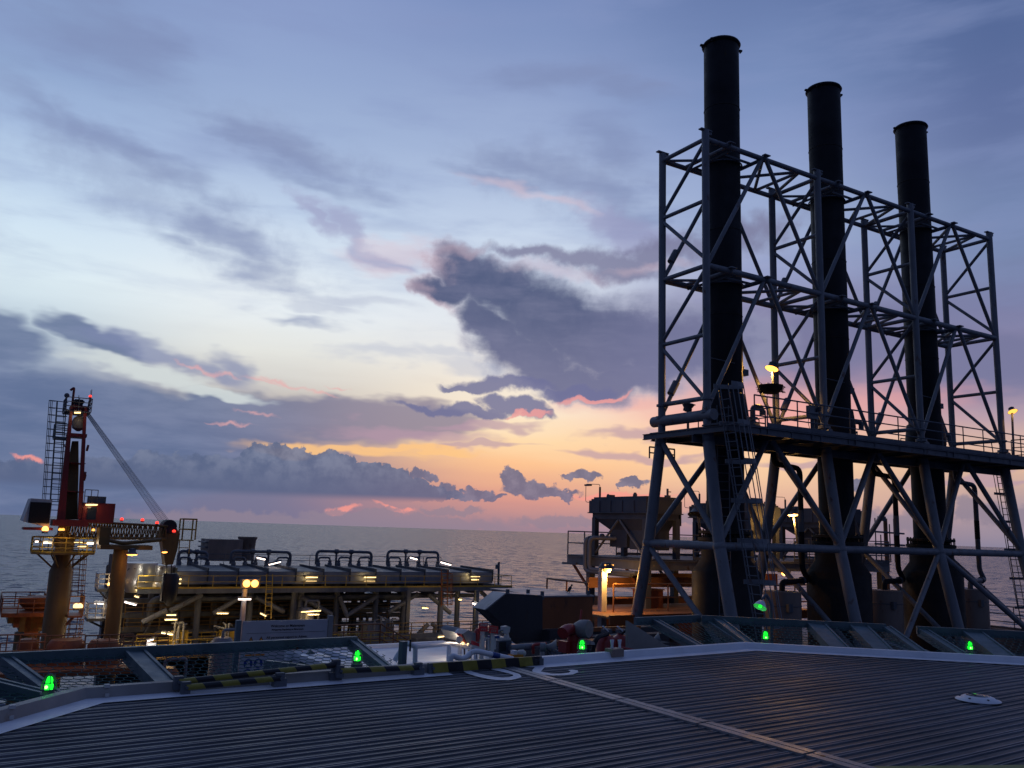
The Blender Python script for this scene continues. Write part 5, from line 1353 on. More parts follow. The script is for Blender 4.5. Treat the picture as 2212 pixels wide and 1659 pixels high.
# legs and braces
for k, (x, y0, y1) in enumerate(((290, 800, 1120), (850, 780, 1350), (1320, 780, 1350), (1390, 790, 1350), (1780, 780, 1400), (2200, 780, 1400), (2500, 780, 1400), (3080, 780, 1400), (3480, 740, 1000))):
    a = k3(x, y0, 1.0); part('leg', MB().tube((a.x, KB + 1, ZF0 - .3), (a.x, KB + 1, -16), .30 if k not in (2, 3) else .34, n=12), M['steel'] if k in (2, 3) else M['steel_dark'], coolers)
    part('leg', MB().tube((a.x + 1, KB + KD - .6, ZF0 - .3), (a.x + 1, KB + KD - .6, -16), .26, n=10), M['steel_dark'], coolers)
for x0, y0, x1, y1 in ((720, 865, 440, 1035), (900, 860, 1200, 1015), (1380, 850, 1720, 1045), (320, 830, -30, 1010), (1800, 850, 1880, 1050), (2220, 840, 1870, 1065), (2650, 820, 2330, 1020), (2760, 830, 3000, 1030), (2800, 1140, 3000, 1330), (2760, 1150, 2560, 1350), (3330, 800, 3460, 920), (-60, 1000, -330, 1130)):
    part('brace', MB().tube(k3(x0, y0, .4), k3(x1, y1, .4), .24, n=10), M['steel'], coolers)
# header pipes along the roof
HBK = KD + 1.0
for x0, x1 in ((70, 380), (640, 1275), (1560, 2150), (2325, 2870)):
    a, b = k3(x0, 360, HBK), k3(x1, 375, HBK); zf = ZR
    h = part('header_pipe', MB().pipe([(a.x, KB + HBK, zf + .2), (a.x, KB + HBK, a.z), (b.x, KB + HBK, b.z), (b.x, KB + HBK, zf + .2)], .17, .5, n=10), M['steel_dark'], coolers)
    g = MB(); n = max(2, round((x1 - x0) / 190))
    for k in range(n):
        x = x0 - 60 + (x1 - x0) * (k + .35) / (n - .3); p, q = k3(x, 430, HBK - .5), k3(x + 125, 430, HBK - .5)
        g.pipe([(p.x, KB + HBK - .5, zf), (p.x, KB + HBK - .5, p.z), (q.x, KB + HBK - .5, p.z), (q.x, KB + HBK - .5, zf)], .11, .35, n=8)
        for c in (p, q): g.lathe([(.26, zf), (.28, zf + .35), (.16, zf + .5), (.22, zf + .55), (.22, zf + .7)], (c.x, KB + HBK - .5, 0), n=8)
    for t_ in (.35, .62): c = a + (b - a) * t_; g.lathe([(.28, -.2), (.28, .2)], (c.x, KB + HBK, c.z), (1, 0, 0), n=10, cap0=True, cap1=True); g.tube((c.x, KB + HBK, zf), (c.x, KB + HBK, c.z), .13, n=8)
    part('riser_loop', g, M['steel_dark'], h)
part('roof_rail', rails(MB(), [(k3(60, 400, HBK + 1).x, KB + HBK + 1, ZR), (k3(2900, 400, HBK + 1).x, KB + HBK + 1, ZR)], 1.2, 2, .035, 2.5, False), M['steel_dark'], coolers)
g = MB(); a = k4(1485, 760, 2), k4(1490, 480, 2); g.tube(a[0], a[1], .14, n=8); g.bar(a[1], a[1] + V(.4, 0, 0), .06, .06); g.box(a[1].x - .35, a[1].x - .1, KB + 1.8, KB + 2.2, a[1].z - .8, a[1].z - .3); part('corner_post', g, M['steel_dark'], coolers)
for i, (c0, c1, lab) in enumerate((((915, 425), (1000, 445), 'white strip light between the roof box and the cooler header pipes'), ((1040, 500), (1165, 470), 'tilted white strip light on the cooler roof right of the roof box'), ((2570, 425), (2640, 445), 'white strip light among the rightmost header pipes on the coolers'), ((2900, 475), (3005, 505), 'white strip light at the right end of the cooler roof pipes'))):
    a, b = k3(*c0, HBK - 3), k3(*c1, HBK - 3); f = fixture(PF, a, b, .15, lab, 'tube_pink')
    part('post', MB().tube((b.x, b.y, ZR), (b.x, b.y, b.z + .1), .06, n=6), M['steel_dark'], f)
# roof box with a flared duct
t = thing(PF, 'roof_box', 'brown grey box with a flared duct standing on the cooler roof', 'vent housing', V(k3(400, 470, HBK + 3).x, KB + HBK + 3, ZR))
q0, q1, q2 = k3(395, 232, HBK + 3), k3(745, 470, HBK + 3), k3(955, 222, HBK + 3)
part('box', MB().box(q0.x, q1.x, KB + HBK + 3, KB + HBK + 7, q1.z, q0.z), M['drum'], t)
cx_ = (q1.x + q2.x) / 2; w = (q2.x - q1.x) / 2
part('flared_duct', MB().lathe([(w * .9, q1.z), (w * .9, q1.z + 1), (w * .98, q2.z - .25), (w * 1.1, q2.z - .1), (w * 1.1, q2.z + .1)], (cx_, KB + HBK + 5, 0), n=24, cap1=True), M['drum'], t)
g = MB()
for k in range(4): z = q1.z + (q0.z - q1.z) * (k + .6) / 4.4; g.box(q0.x - .35, q0.x, KB + HBK + 3.2, KB + HBK + 6.8, z, z + .15)
part('side_louvre', g, M['steel_dark'], t)
# twin sodium flood lights on a mast
MBk = 60.0; m3 = lambda x, y: PF.B(372.7 + x * .2001, 1118.2 + y * .2001, MBk)
p = m3(795, 760)
t = thing(PF, 'floodlight_mast', 'pale mast with two glaring orange floodlights in front of the coolers', 'floodlight', V(p.x, MBk, -14))
part('mast', MB().tube((p.x, MBk + .3, -14), (p.x, MBk + .3, p.z + .3), .17, n=10), M['offwhite'], t)
part('cross_arm', MB().box(m3(745, 745).x, m3(930, 745).x, MBk + .2, MBk + .32, p.z + .1, p.z + .25), M['offwhite'], t)
for x in (800, 888):
    c = m3(x, 712); h = part('lamp_head', MB().box(c.x - .32, c.x + .32, MBk, MBk + .35, c.z - .28, c.z + .28), M['steel_dark'], t)
    part('lens', MB().lathe([(.25, 0), (.22, .05), (.1, .09), (.001, .10)], (c.x, MBk - .01, c.z), (0, -1, 0), n=20), M['sodium'], h)
ld = bpy.data.lights.new('lamp_light', 'POINT'); point(t, V(p.x, MBk - 1.2, p.z + .6), 110, (1, .45, .08), .3)
fixture(PF, m3(712, 875), m3(845, 875), .09, 'bright strip light just below the two glaring orange floodlights', 'tube_pink')

# ---------------------------------------------------------------- decks and plant under the coolers
ZD = -10.2
t = thing(PF, 'mezzanine_deck', 'mezzanine deck with yellow lit guardrails under the air coolers', 'deck', V(13, 86, ZD))
part('floor', MB().box(12, 40, 85, 97, ZD - .35, ZD), M['steel_dark'], t)
part('edge_beam', MB().box(12, 40, 84.9, 85, ZD - .5, ZD + .12), M['yellow'], t)
g = MB(); rails(g, [(12, 85, ZD), (40, 85, ZD)], 1.15, 3, .045, 1.5, False); rails(g, [(14, 90, ZD), (39, 90, ZD)], 1.15, 3, .045, 1.5, False); part('guardrail', g, M['yellow_rail'], t)
t2 = thing(PF, 'process_deck', 'dark process deck below the mezzanine, lit by scattered lamps', 'deck', V(8, 70, -14.5))
part('floor', MB().box(10, 40, 74, 94, -14.9, -14.5), M['duct'], t2)
part('guardrail', rails(MB(), [(40, 74, -14.5), (40, 94, -14.5)], 1.15, 3, .045, 1.5), M['yellow_rail'], t2)
t3 = thing(PF, 'cross_beam_frame', 'dark beam frame with crossed braces below the right end of the coolers', 'steel frame', V(44, 86, -13))
for z in (-9.6, -12.2): part('beam', MB().box(38, 54, 86.8, 87.3, z - .35, z + .1), M['steel_dark'], t3)
for x in (40.5, 44.5, 49, 53.5): part('post', MB().box(x - .2, x + .2, 86.85, 87.25, -15, -5), M['steel_dark'], t3)
g = MB(); part('guardrail', rails(g, [(38, 86.7, -9.5), (54, 86.7, -9.5)], 1.15, 3, .045, 1.5, False), M['yellow'], t3)
g = MB(); part('gangway', g.box(30, 55, 88, 91, -12.0, -11.9), M['yellow'], t3)
# dense pipework and trunking behind the cooler legs
t4 = thing(PF, 'pipe_rack_module', 'dark crowded rack of pipes, ducts and girders filling the space under the coolers', 'pipe rack', V(13, 93, -15))
rng = random.Random(21)
for z in (-6.2, -7.6, -9.0, -10.9, -12.6): part('girder', MB().box(12, 43 if z > -9.5 else 47, 94.2, 94.6, z - .35, z + .1), M['steel_dark'], t4)
for x in [12.5 + 3.1 * k for k in range(11)]: part('column', MB().box(x - .2, x + .2, 94, 94.8, -16, -5), M['steel_dark'], t4)
for k in range(26):
    z = -5.6 - 9.0 * rng.random(); x0 = 12 + 24 * rng.random(); L = 5 + 12 * rng.random(); x1 = min(x0 + L, 43); r = rng.choice((.12, .18, .25, .35)); y = 92.5 + 1.5 * rng.random()
    P = [(x0, y, z), (x1, y, z)]
    if rng.random() < .6: P = [(x0, y, z - 2.2)] + P + [(x1, y, z + rng.choice((-1.8, 1.5)))]
    part('pipe_run', MB().pipe(P, r, r * 2.5, n=8), M[rng.choice(('steel_dark', 'steel_dark', 'casing', 'steel'))], t4)
for k in range(16):
    x = 12.5 + 27 * rng.random(); z = -6.5 - 7 * rng.random(); w, h = 1.2 + 2.6 * rng.random(), .8 + 1.6 * rng.random()
    g = MB(); g.box(x, x + w, 95.0, 96.5, z, z + h); g.box(x - .08, x + w + .08, 94.95, 96.55, z + h, z + h + .08); g.box(x + w * .3, x + w * .5, 94.93, 95, z + h * .2, z + h * .7); part('duct_section', g, M[rng.choice(('steel_dark', 'duct', 'casing', 'filter'))], t4)
part('dark_backdrop', MB().box(12, 37, 97.2, 97.4, -15, -5.2), M['duct'], t4)  # added sheet that stands in for the darkness behind the rack
for k in range(8):
    x = 13 + 3.4 * k; part('cable_tray', MB().bar((x, 93.6, -5.4), (x + rng.uniform(-2, 2), 93.6, -12), .5, .08), M['steel_dark'], t4)
g = MB()
for z in (-7.5, -8.9, -12.5): rails(g, [(13, 92, z), (42, 92, z)], 1.1, 3, .04, 1.6, False)
part('guardrail', g, M['yellow'], t4)
# plant
def vessel(x, y, z, r, h, lab, mat='steel_dark', horiz=False):
    t = thing(PF, 'process_vessel', lab, 'vessel', V(x, y, z), 'process vessels under the coolers')
    if horiz:
        part('shell', MB().lathe([(.02, -h / 2 - r * .5), (r * .7, -h / 2 - r * .35), (r, -h / 2), (r, h / 2), (r * .7, h / 2 + r * .35), (.02, h / 2 + r * .5)], (x, y, z + r + .5), (1, 0, 0), n=18), M[mat], t)
        part('saddle', MB().box(x - h * .3 - .15, x - h * .3 + .15, y - r * .8, y + r * .8, z, z + r), M['steel_dark'], t); part('saddle', MB().box(x + h * .3 - .15, x + h * .3 + .15, y - r * .8, y + r * .8, z, z + r), M['steel_dark'], t)
        part('nozzle', MB().pipe([(x, y, z + 2 * r + .4), (x, y, z + 2 * r + 1.1), (x + 1.4, y, z + 2 * r + 1.1), (x + 1.4, y + 1.5, z + .5)], .16, .3, n=8), M['steel'], t)
    else:
        part('shell', MB().lathe([(r * .5, z + .2), (r, z + .7), (r, z + h - r * .4), (r * .7, z + h - .05), (.02, z + h)], (x, y, 0), n=18), M[mat], t)
        part('skirt', MB().lathe([(r * .85, z), (r * .8, z + .9)], (x, y, 0), n=16), M['steel_dark'], t)
        part('nozzle', MB().pipe([(x, y, z + h - .1), (x, y, z + h + .6), (x + r + .5, y, z + h + .6), (x + r + .5, y, z)], .13, .3, n=8), M['steel'], t)
    return t


vessel(19.5, 80, -14.5, 1.0, 6.2, 'tall grey vessel behind the welcome board, with a looped pipe', 'steel')
vessel(24.5, 82, -14.5, .8, 5.0, 'slim dark vessel under the mezzanine right of the tall grey one', 'steel_dark')
vessel(33, 78, -14.5, 1.0, 6.0, 'horizontal tank lying on the process deck in the middle', 'casing', True)
vessel(45, 89.5, -11.9, .8, 5.0, 'horizontal tank on the frame gangway below the crossed braces', 'steel', True)
vessel(29.5, 88, ZD, .9, 3.6, 'short vessel standing on the mezzanine between the yellow rails', 'clad')
vessel(14.5, 78, -14.5, 1.2, 4.2, 'squat rust coloured vessel near the boom rest column', 'rustbox')
def skid(x, y, z, sx, sy, sz, lab, mat):
    t = thing(PF, 'equipment_skid', lab, 'equipment', V(x, y, z), 'equipment skids under the coolers')
    part('cabinet', MB().box(x, x + sx, y, y + sy, z + .25, z + sz), M[mat], t); part('base_frame', MB().box(x - .2, x + sx + .2, y - .2, y + sy + .2, z, z + .25), M['steel_dark'], t)
    g = MB(); rng = random.Random(int(x * 10))
    for k in range(4):
        a = x + rng.uniform(.1, sx - .1); g.pipe([(a, y - .15, z + .3), (a, y - .15, z + sz + rng.uniform(.2, 1)), (a + rng.uniform(-1.2, 1.2), y + sy * .6, z + sz + rng.uniform(.2, .8))], .09, .2, n=6)
    part('pipework', g, M['steel'], t)
for a in ((16.5, 86.5, ZD, 1.4, 1.2, 1.7, 'yellow cabinet on the mezzanine below the orange floodlights', 'yellow_rail'), (21.0, 86.5, ZD, 1.3, 1.2, 1.6, 'second yellow cabinet on the mezzanine right of the ladder', 'yellow_rail'), (36, 87, ZD, 3, 2, 1.9, 'grey cabinet at the right end of the mezzanine', 'steel'),
          (27, 76, -14.5, 3, 2.5, 2.2, 'rust coloured cabinet low on the process deck behind the sign', 'rustbox'), (36.5, 77, -14.5, 2.5, 2.5, 2.6, 'grey cabinet on the process deck right of the lying tank', 'steel_dark')): skid(*a)
# scattered strip and bulkhead lights
n3 = lambda x, y, b: PF.B(372.7 + x * .2001, 1118.2 + y * .2001, b)
n2 = lambda x, y, b: PF.B(x * .2001, 1118.2 + y * .2001, b)
LT = [(n2(1348, 905, 88), n2(1470, 938, 88), .11, 'bright tilted strip light right of the boom rest column', 'tube_pink', 45), (n2(1020, 915, 100), n2(1130, 918, 100), .16, 'bright white lamp left of the boom rest column', 'tube_pink', 45),
      (n2(1455, 842, 90), n2(1500, 855, 90), .11, 'small strip light under the silver cooler hood', 'tube', 20), (n2(1580, 1375, 84), n2(1685, 1368, 84), .20, 'brightest low white lamp just above the net rail', 'tube_pink', 60), (n2(1590, 1328, 84), n2(1655, 1310, 84), .10, 'tilted strip light above the brightest low lamp', 'tube_pink', 20),
      (n2(1745, 1240, 84), n2(1785, 1245, 84), .10, 'left one of two small lamps in line under the mezzanine', 'tube', 20), (n2(1810, 1250, 84), n2(1865, 1255, 84), .13, 'right one of two small lamps in line under the mezzanine', 'tube', 30),
      (n3(480, 1030, 86), n3(600, 1030, 86), .09, 'strip light over the first yellow cabinet on the mezzanine', 'tube', 40), (n3(950, 1030, 86), n3(1010, 1060, 86), .09, 'strip light by the second yellow cabinet on the mezzanine', 'tube', 30),
      (n3(1390, 1015, 86), n3(1600, 1000, 86), .09, 'long strip light under the middle of the coolers', 'tube', 45), (n3(1460, 1045, 86), n3(1580, 1043, 86), .08, 'lower of two strip lights under the middle of the coolers', 'tube', 20),
      (PF.B(779.3 + 665 * .2001, 1118.2 + 970 * .2001, 86), PF.B(779.3 + 725 * .2001, 1118.2 + 975 * .2001, 86), .10, 'strip light on the frame below the right end of the coolers', 'tube', 40), (PF.B(779.3 + 835 * .2001, 1118.2 + 1285 * .2001, 80), PF.B(779.3 + 895 * .2001, 1118.2 + 1275 * .2001, 80), .12, 'tilted lamp low behind the white stair rails', 'tube', 40),
      (PF.B(779.3 + 1215 * .2001, 1118.2 + 915 * .2001, 84), PF.B(779.3 + 1265 * .2001, 1118.2 + 940 * .2001, 84), .20, 'bright lamp beside the sloping duct hood', 'tube_pink', 50), (PF.B(779.3 + 1060 * .2001, 1118.2 + 875 * .2001, 88), PF.B(779.3 + 1085 * .2001, 1118.2 + 880 * .2001, 88), .16, 'lamp left of the bright one beside the duct hood', 'tube', 25),
      (n2(1780, 1100, 86), n2(1910, 1098, 86), .08, 'yellow strip light left of the tall grey vessel', 'tube', 40), (n2(1800, 1050, 86), n2(1900, 1050, 86), .07, 'upper yellow strip light left of the tall grey vessel', 'tube', 20)]
for a, b, r, lab, mt, e in LT:
    f = fixture(PF, a, b, r, lab, mt); point(f, (a + b) / 2 + V(0, -.7, -.3), e * 1.5, (1, .66, .26) if mt == 'tube' else (1, .85, .7), .2)
# small railed landings left of the boom rest column
for c, w, lab in (((1035, 760), 1.9, 'small railed balcony with an orange lamp left of the boom rest column'), ((925, 1075), 3.6, 'larger railed balcony lit white left of the boom rest column')):
    a = n2(*c, 99); t = thing(PF, 'balcony', lab, 'balcony', a, 'railed balconies by the boom rest')
    part('floor', MB().box(a.x, a.x + w, 97.6, 100, a.z - .3, a.z), M['steel_dark'], t)
    part('guardrail', rails(MB(), [(a.x + w, 97.6, a.z), (a.x, 97.6, a.z), (a.x, 100, a.z)], 1.5, 3, .05, .8, False), M['offwhite'], t)
    part('knee_brace', MB().tube((a.x + .3, 98, a.z - .3), (a.x + w, 99, a.z - 2.0), .1, n=8), M['steel_dark'], t)
    small_lamp(t, V(a.x + w * .55, 97.5, a.z + .45), .20, 'sodium')
    point(t, V(a.x + w * .5, 96.9, a.z + .8), 30, (1, .7, .35), .2)
a = n2(1160, 1150, 100)
t = thing(PF, 'vent_mast', 'dark double mast standing left of the boom rest column', 'mast', V(a.x, 100, -18))
part('mast', MB().box(a.x - .6, a.x + .7, 99.4, 101, -18, n2(1160, 700, 100).z), M['steel_dark'], t)
part('mast', MB().tube((n2(1205, 500, 100).x, 100, -8), (n2(1205, 500, 100).x, 100, n2(1205, 392, 100).z), .32, n=10), M['steel_dark'], t)
part('loop_pipe', MB().pipe([(n2(1155, 700, 100).x, 100, -8), (n2(1160, 515, 100).x, 100, n2(1160, 515, 100).z), (n2(1195, 515, 100).x, 100, n2(1160, 515, 100).z)], .12, .3, n=8), M['steel_dark'], t)
t = thing(PF, 'lower_module', 'dark lower module with orange stair rails between the welcome board and the sloping duct', 'module', V(12, 44, -9))
part('floor', MB().box(11, 40, 41, 62, -9.4, -9.0), M['duct'], t)
g = MB(); q = [PF.B(x, y, 43) for x, y in ((822, 1352), (905, 1400))]; rails(g, [q[0] - V(0, 0, 1), q[1] - V(0, 0, 1)], 1.1, 3, .035, 1.0, False); rails(g, [q[0] + V(-4, 0, -1), q[0] - V(0, 0, 1)], 1.1, 3, .035, 1.0, False); part('stair_rail', g, M['lamp_orange'], t)
rng = random.Random(4)
for k in range(14):
    x, y = 12 + 22 * rng.random(), 44 + 12 * rng.random(); h = .8 + 1.8 * rng.random()
    if k % 2: part('cabinet', MB().box(x, x + 1 + rng.random() * 2, y, y + 1.2, -9, -9 + h), M[rng.choice(('steel_dark', 'duct', 'casing'))], t)
    else: part('pipe_run', MB().pipe([(x, y, -9), (x, y, -9 + h), (x + 2 + 4 * rng.random(), y + .5, -9 + h), (x + 3, y + 1, -9)], .12 + .1 * rng.random(), .3, n=8), M['steel_dark'], t)
g = MB()
for x in (17, 22.5, 28): g.box(x, x + .3, 45, 45.3, -9, -5.6)
part('column', g, M['steel_dark'], t); part('beam', MB().box(15, 33, 45, 45.3, -5.9, -5.6), M['steel_dark'], t); part('cross_brace', MB().tube((22.6, 45.1, -8.8), (28, 45.1, -5.9), .12, n=8), M['steel_dark'], t); part('cross_brace', MB().tube((28, 45.1, -8.8), (22.6, 45.1, -5.9), .12, n=8), M['steel_dark'], t)


# ---------------------------------------------------------------- stairs, signs and fire gear along the helideck edge
w4 = lambda x, y, q: DF.B(779.4 + x * .2001, 1118.2 + y * .2001, q)
HRM = M['white']
t = thing(DF, 'stair_landing', 'pale floodlit landing at the head of the access stairs behind the kick plate', 'landing', V(5.6, 11, -.3))
z = -.12
part('floor', MB().box(5.0, 7.6, 10.25, 12.5, z - .08, z), M['white'], t)
part('floor_edge', MB().box(4.9, 7.6, 12.5, 12.6, z - .1, z + .05), M['white'], t)
part('stringer', MB().bar((4.95, 10.3, -.15), (4.6, 12.5, -.3), .08, .2), M['netframe'], t)
# pale handrails round the stair head
t = thing(DF, 'stair_handrail', 'pale yellow white tube handrail with posts around the stair head', 'handrail', w4(580, 1560, 10.4))
TR_ = [w4(500, 1355, 10.3), w4(592, 1392, 10.3), w4(945, 1362, 10.9), w4(1185, 1402, 10.9)]
part('top_rail', MB().pipe(TR_, .034, .10, n=12), HRM, t)
for x, y0, y1, q in ((590, 1395, 1600, 10.3), (952, 1370, 1570, 10.85), (1070, 1385, 1500, 10.9)): part('post', MB().tube(w4(x, y0, q), w4(x, y1, q) - V(0, 0, .3), .033, n=10), HRM, t)
part('diagonal_brace', MB().tube(w4(452, 1398, 10.45), w4(365, 1545, 10.45), .035, n=10), HRM, t)
t = thing(DF, 'grab_rail', 'thick pale handrail stepping up right of the stair landing', 'handrail', w4(975, 1560, 10.1))
part('top_rail', MB().pipe([w4(975, 1570, 10.1), w4(975, 1482, 10.1), w4(1110, 1540, 10.1), w4(1205, 1432, 10.15), w4(1640, 1527, 10.1)], .037, .10, n=12), HRM, t)
part('post', MB().box(*sorted((w4(1243, 1450, 10.2).x, w4(1262, 1450, 10.2).x)), 10.2, 10.25, w4(1250, 1560, 10.2).z, w4(1250, 1445, 10.2).z), HRM, t)
part('blue_sleeve', MB().tube(w4(1418, 1480, 10.12) , w4(1490, 1496, 10.11), .041, n=12), M['signblue'], t)
a, b = w4(452, 1340, 10.1), w4(492, 1600, 10.1)
t = thing(DF, 'gate_post', 'flat blue grey steel post at the left end of the pale handrail', 'post', V(a.x, 10.1, b.z))
part('post', MB().box(a.x, b.x, 10.1, 10.2, b.z - .2, a.z), M['netframe'], t); part('latch', MB().tube(V(b.x + .03, 10.08, a.z - .12), V(b.x + .03, 10.08, a.z + .03), .012, n=6), M['black'], t)
# light pipe rail seen through the net
t = thing(DF, 'stair_side_rail', 'sloping silver pipe rail seen through the left hand net', 'handrail', DF.B(745, 1410, 12.2))
part('rail', MB().tube(DF.B(682, 1401, 12.2), DF.B(766, 1428, 11.6), .038, n=10), M['white'], t)
part('post', MB().box(DF.B(702, 1410, 12.3).x, DF.B(712, 1410, 12.3).x, 12.2, 12.26, -1.2, DF.B(705, 1412, 12.2).z), M['offwhite'], t)
part('foot_plate', MB().bar(DF.B(678, 1410, 12.3), DF.B(655, 1440, 12.3), .05, .16), M['netframe'], t)
# searchlight
def drumlamp():
    c = w4(1120, 1280, 11.0)
    t = thing(DF, 'searchlight', 'grey half round searchlight box with a red inside, facing down to the left', 'searchlight', V(c.x, c.y, w4(1120, 1420, 11).z))
    P = [w4(x, y, 10.85) for x, y in ((1100, 1255), (1125, 1222), (1165, 1212), (1200, 1240), (1210, 1290), (1190, 1345), (1150, 1355))]
    g = MB(); g.prism(P, (-.12, .42, .03)); part('hood', g, M['steel'], t)
    A = [w4(1035, 1250, 10.86), w4(1085, 1256, 10.84), w4(1142, 1358, 10.84), w4(1068, 1345, 10.86)]
    part('red_lining', MB().prism(A, (.02, .04, 0)), M['fire_red'], t)
    B_ = [w4(1030, 1247, 10.84), w4(1060, 1205, 10.84), w4(1165, 1212, 10.84), w4(1100, 1255, 10.84)]; part('white_brow', MB().prism(B_, (0, .05, 0)), M['white'], t)
    part('lens', MB().lathe([(.055, -.01), (.05, .01), (.001, .015)], w4(1066, 1320, 10.82), (0, -1, 0), n=14), M['offwhite'], t)
    part('rear_box', MB().prism([w4(1205, 1240, 10.95), w4(1240, 1245, 10.95), w4(1240, 1345, 10.95), w4(1205, 1350, 10.95)], (0, .15, 0)), M['steel'], t)
    part('cable', MB().pipe([w4(1115, 1355, 10.9), w4(1118, 1420, 10.9), w4(1120, 1510, 10.8)], .012, .05, n=6), M['black'], t)
    part('stand', MB().tube(w4(1180, 1350, 11.0), w4(1180, 1350, 11.0) - V(0, 0, .8), .03, n=8), M['steel_dark'], t)
    for x, y, r in ((1103, 1357, .022), (1157, 1368, .018)): h = part('lamp', MB().sphere(w4(x, y, 10.8), r, 8, 6), M['tube'], t)
    point(t, w4(1060, 1385, 10.9) + V(0, 0, .12), 9, (1, .82, .6), .06)
drumlamp()


def text(parent, body, loc, size, mat, F, name='lettering', align='CENTER', slope=0.0):
    cu = bpy.data.curves.new(name, 'FONT'); cu.body = body; cu.size = size; cu.extrude = .002; cu.align_x = align; cu.align_y = 'CENTER'; cu.offset = size * .012
    o = bpy.data.objects.new(name, cu); COL.objects.link(o); o.parent = parent
    o.location = Vector(loc) - Vector(root_of(parent)['_o']); o.rotation_euler = (R(90), -slope, 0); cu.materials.append(mat)
    bpy.context.view_layer.update(); me = bpy.data.meshes.new_from_object(o.evaluated_get(bpy.context.evaluated_depsgraph_get())); m2 = bpy.data.objects.new(name, me); COL.objects.link(m2); m2.parent = parent
    m2.location = o.location; m2.rotation_euler = o.rotation_euler; bpy.data.objects.remove(o); return m2


# two red notices on posts
for (xs_, ys_), lines, lab in ((((1280, 1370), (1137, 1230)), (), 'left red notice with faint white lettering, above the grey fittings'), (((1388, 1482), (1160, 1258)), (), 'right red notice with small faint lettering, tilted, above the grey fittings')):
    a, b = w4(xs_[0], ys_[0], 10.9), w4(xs_[1], ys_[1], 10.9); sl = .06 if xs_[0] < 1300 else .16
    t = thing(DF, 'red_notice', lab, 'sign', V((a.x + b.x) / 2, 10.9, b.z - .6), 'red notices by the stair head')
    P = [V(a.x, 10.9, a.z), V(b.x, 10.9, a.z - sl * (b.x - a.x)), V(b.x, 10.9, b.z), V(a.x, 10.9, b.z + sl * (b.x - a.x))]
    part('board', MB().prism(P, (0, .012, 0)), M['signred'], t)
    part('post', MB().box((a.x + b.x) / 2 - .03, (a.x + b.x) / 2 + .03, 10.915, 10.95, b.z - .7, b.z + .05), M['offwhite'], t)
    Wd_ = b.x - a.x; H_ = a.z - b.z; g = MB()
    if 'left' in lab: text(t, 'STOP!', ((a.x + b.x) / 2, 10.895, a.z - H_ * .27), Wd_ * .30, M['offwhite'], DF, slope=-sl)
    for zz, ww in ((.70, .5),) if 'left' in lab else ((.25, .8), (.48, .5), (.62, .6), (.84, .7)):
        x = (a.x + b.x) / 2 - Wd_ * ww / 2
        while x < (a.x + b.x) / 2 + Wd_ * ww / 2 - .01:
            zc = a.z - H_ * zz - sl * (x - a.x); hh = H_ * (.09 if 'left' in lab else .05); g.box(x, x + .008, 10.894, 10.899, zc - hh, zc + hh); g.box(x + .008, x + .02, 10.894, 10.899, zc + hh - .008, zc + hh); x += .032
    part('faint_lettering', g, M['kerb'], t)
# fittings below the notices
t = thing(DF, 'valve_cluster', 'cluster of grey valves and brackets under the red notices', 'valves', w4(1330, 1400, 11))
g = MB(); a, b = w4(1275, 1265, 11.05), w4(1330, 1400, 11.05); g.box(a.x, b.x, 11.05, 11.2, b.z, a.z); part('valve_box', g, M['filter'], t)
g = MB(); g.lathe([(.04, -.05), (.06, 0), (.06, .10), (.03, .14)], w4(1262, 1300, 11), n=12, cap0=True, cap1=True); part('red_cap', g, M['fire_red'], t)
g = MB()
for x in (1328, 1378): g.tube(w4(x, 1300, 10.95), w4(x, 1425, 10.95), .014, n=6)
g.tube(w4(1326, 1300, 10.95), w4(1380, 1305, 10.95), .016, n=6); part('white_frame', g, M['offwhite'], t)
g = MB(); g.box(w4(1412, 1300, 10.95).x, w4(1462, 1300, 10.95).x, 10.95, 11.0, w4(1412, 1425, 10.95).z, w4(1412, 1310, 10.95).z); part('white_panel', g, M['offwhite'], t)
g = MB(); g.pipe([w4(1355, 1310, 10.98), w4(1358, 1240, 10.98), w4(1378, 1228, 10.98), w4(1398, 1275, 10.98), w4(1440, 1280, 10.98)], .018, .06, n=8); part('hose', g, M['steel'], t)
part('hand_wheel', MB().ring(w4(1385, 1255, 10.97), .07, .012, (0, 1, 0)), M['steel'], t)
part('blue_valve', MB().box(w4(1400, 1275, 11).x, w4(1500, 1275, 11).x, 11.0, 11.1, w4(1400, 1310, 11).z, w4(1400, 1280, 11).z), M['signblue'], t)
t = thing(DF, 'notice_box', 'small white and red box mounted left of the grey valves', 'box', w4(1245, 1420, 10.6))
P = [w4(1200, 1372, 10.55), w4(1285, 1395, 10.55), w4(1290, 1428, 10.55), w4(1198, 1405, 10.55)]; part('box', MB().prism(P, (0, .1, 0)), M['offwhite'], t)
P = [w4(1212, 1330, 10.56), w4(1280, 1362, 10.56), w4(1278, 1392, 10.56), w4(1210, 1370, 10.56)]; part('red_label', MB().prism(P, (0, .05, 0)), M['signred'], t)
t = thing(DF, 'instrument_post', 'weathered white instrument head on a thin neck right of the notices', 'instrument', w4(1575, 1400, 11.1))
P = [w4(x, y, 11.1) for x, y in ((1538, 1178), (1590, 1170), (1615, 1182), (1608, 1235), (1588, 1255), (1555, 1252), (1540, 1230))]; part('head', MB().prism(P, (0, .08, 0)), M['offwhite'], t)
part('neck', MB().tube(w4(1572, 1250, 11.14), w4(1572, 1300, 11.14), .035, .05, n=10), M['offwhite'], t)
P = [w4(x, y, 11.08) for x, y in ((1535, 1300), (1620, 1300), (1620, 1330), (1530, 1330))]; part('collar', MB().prism(P, (0, .15, 0)), M['offwhite'], t)
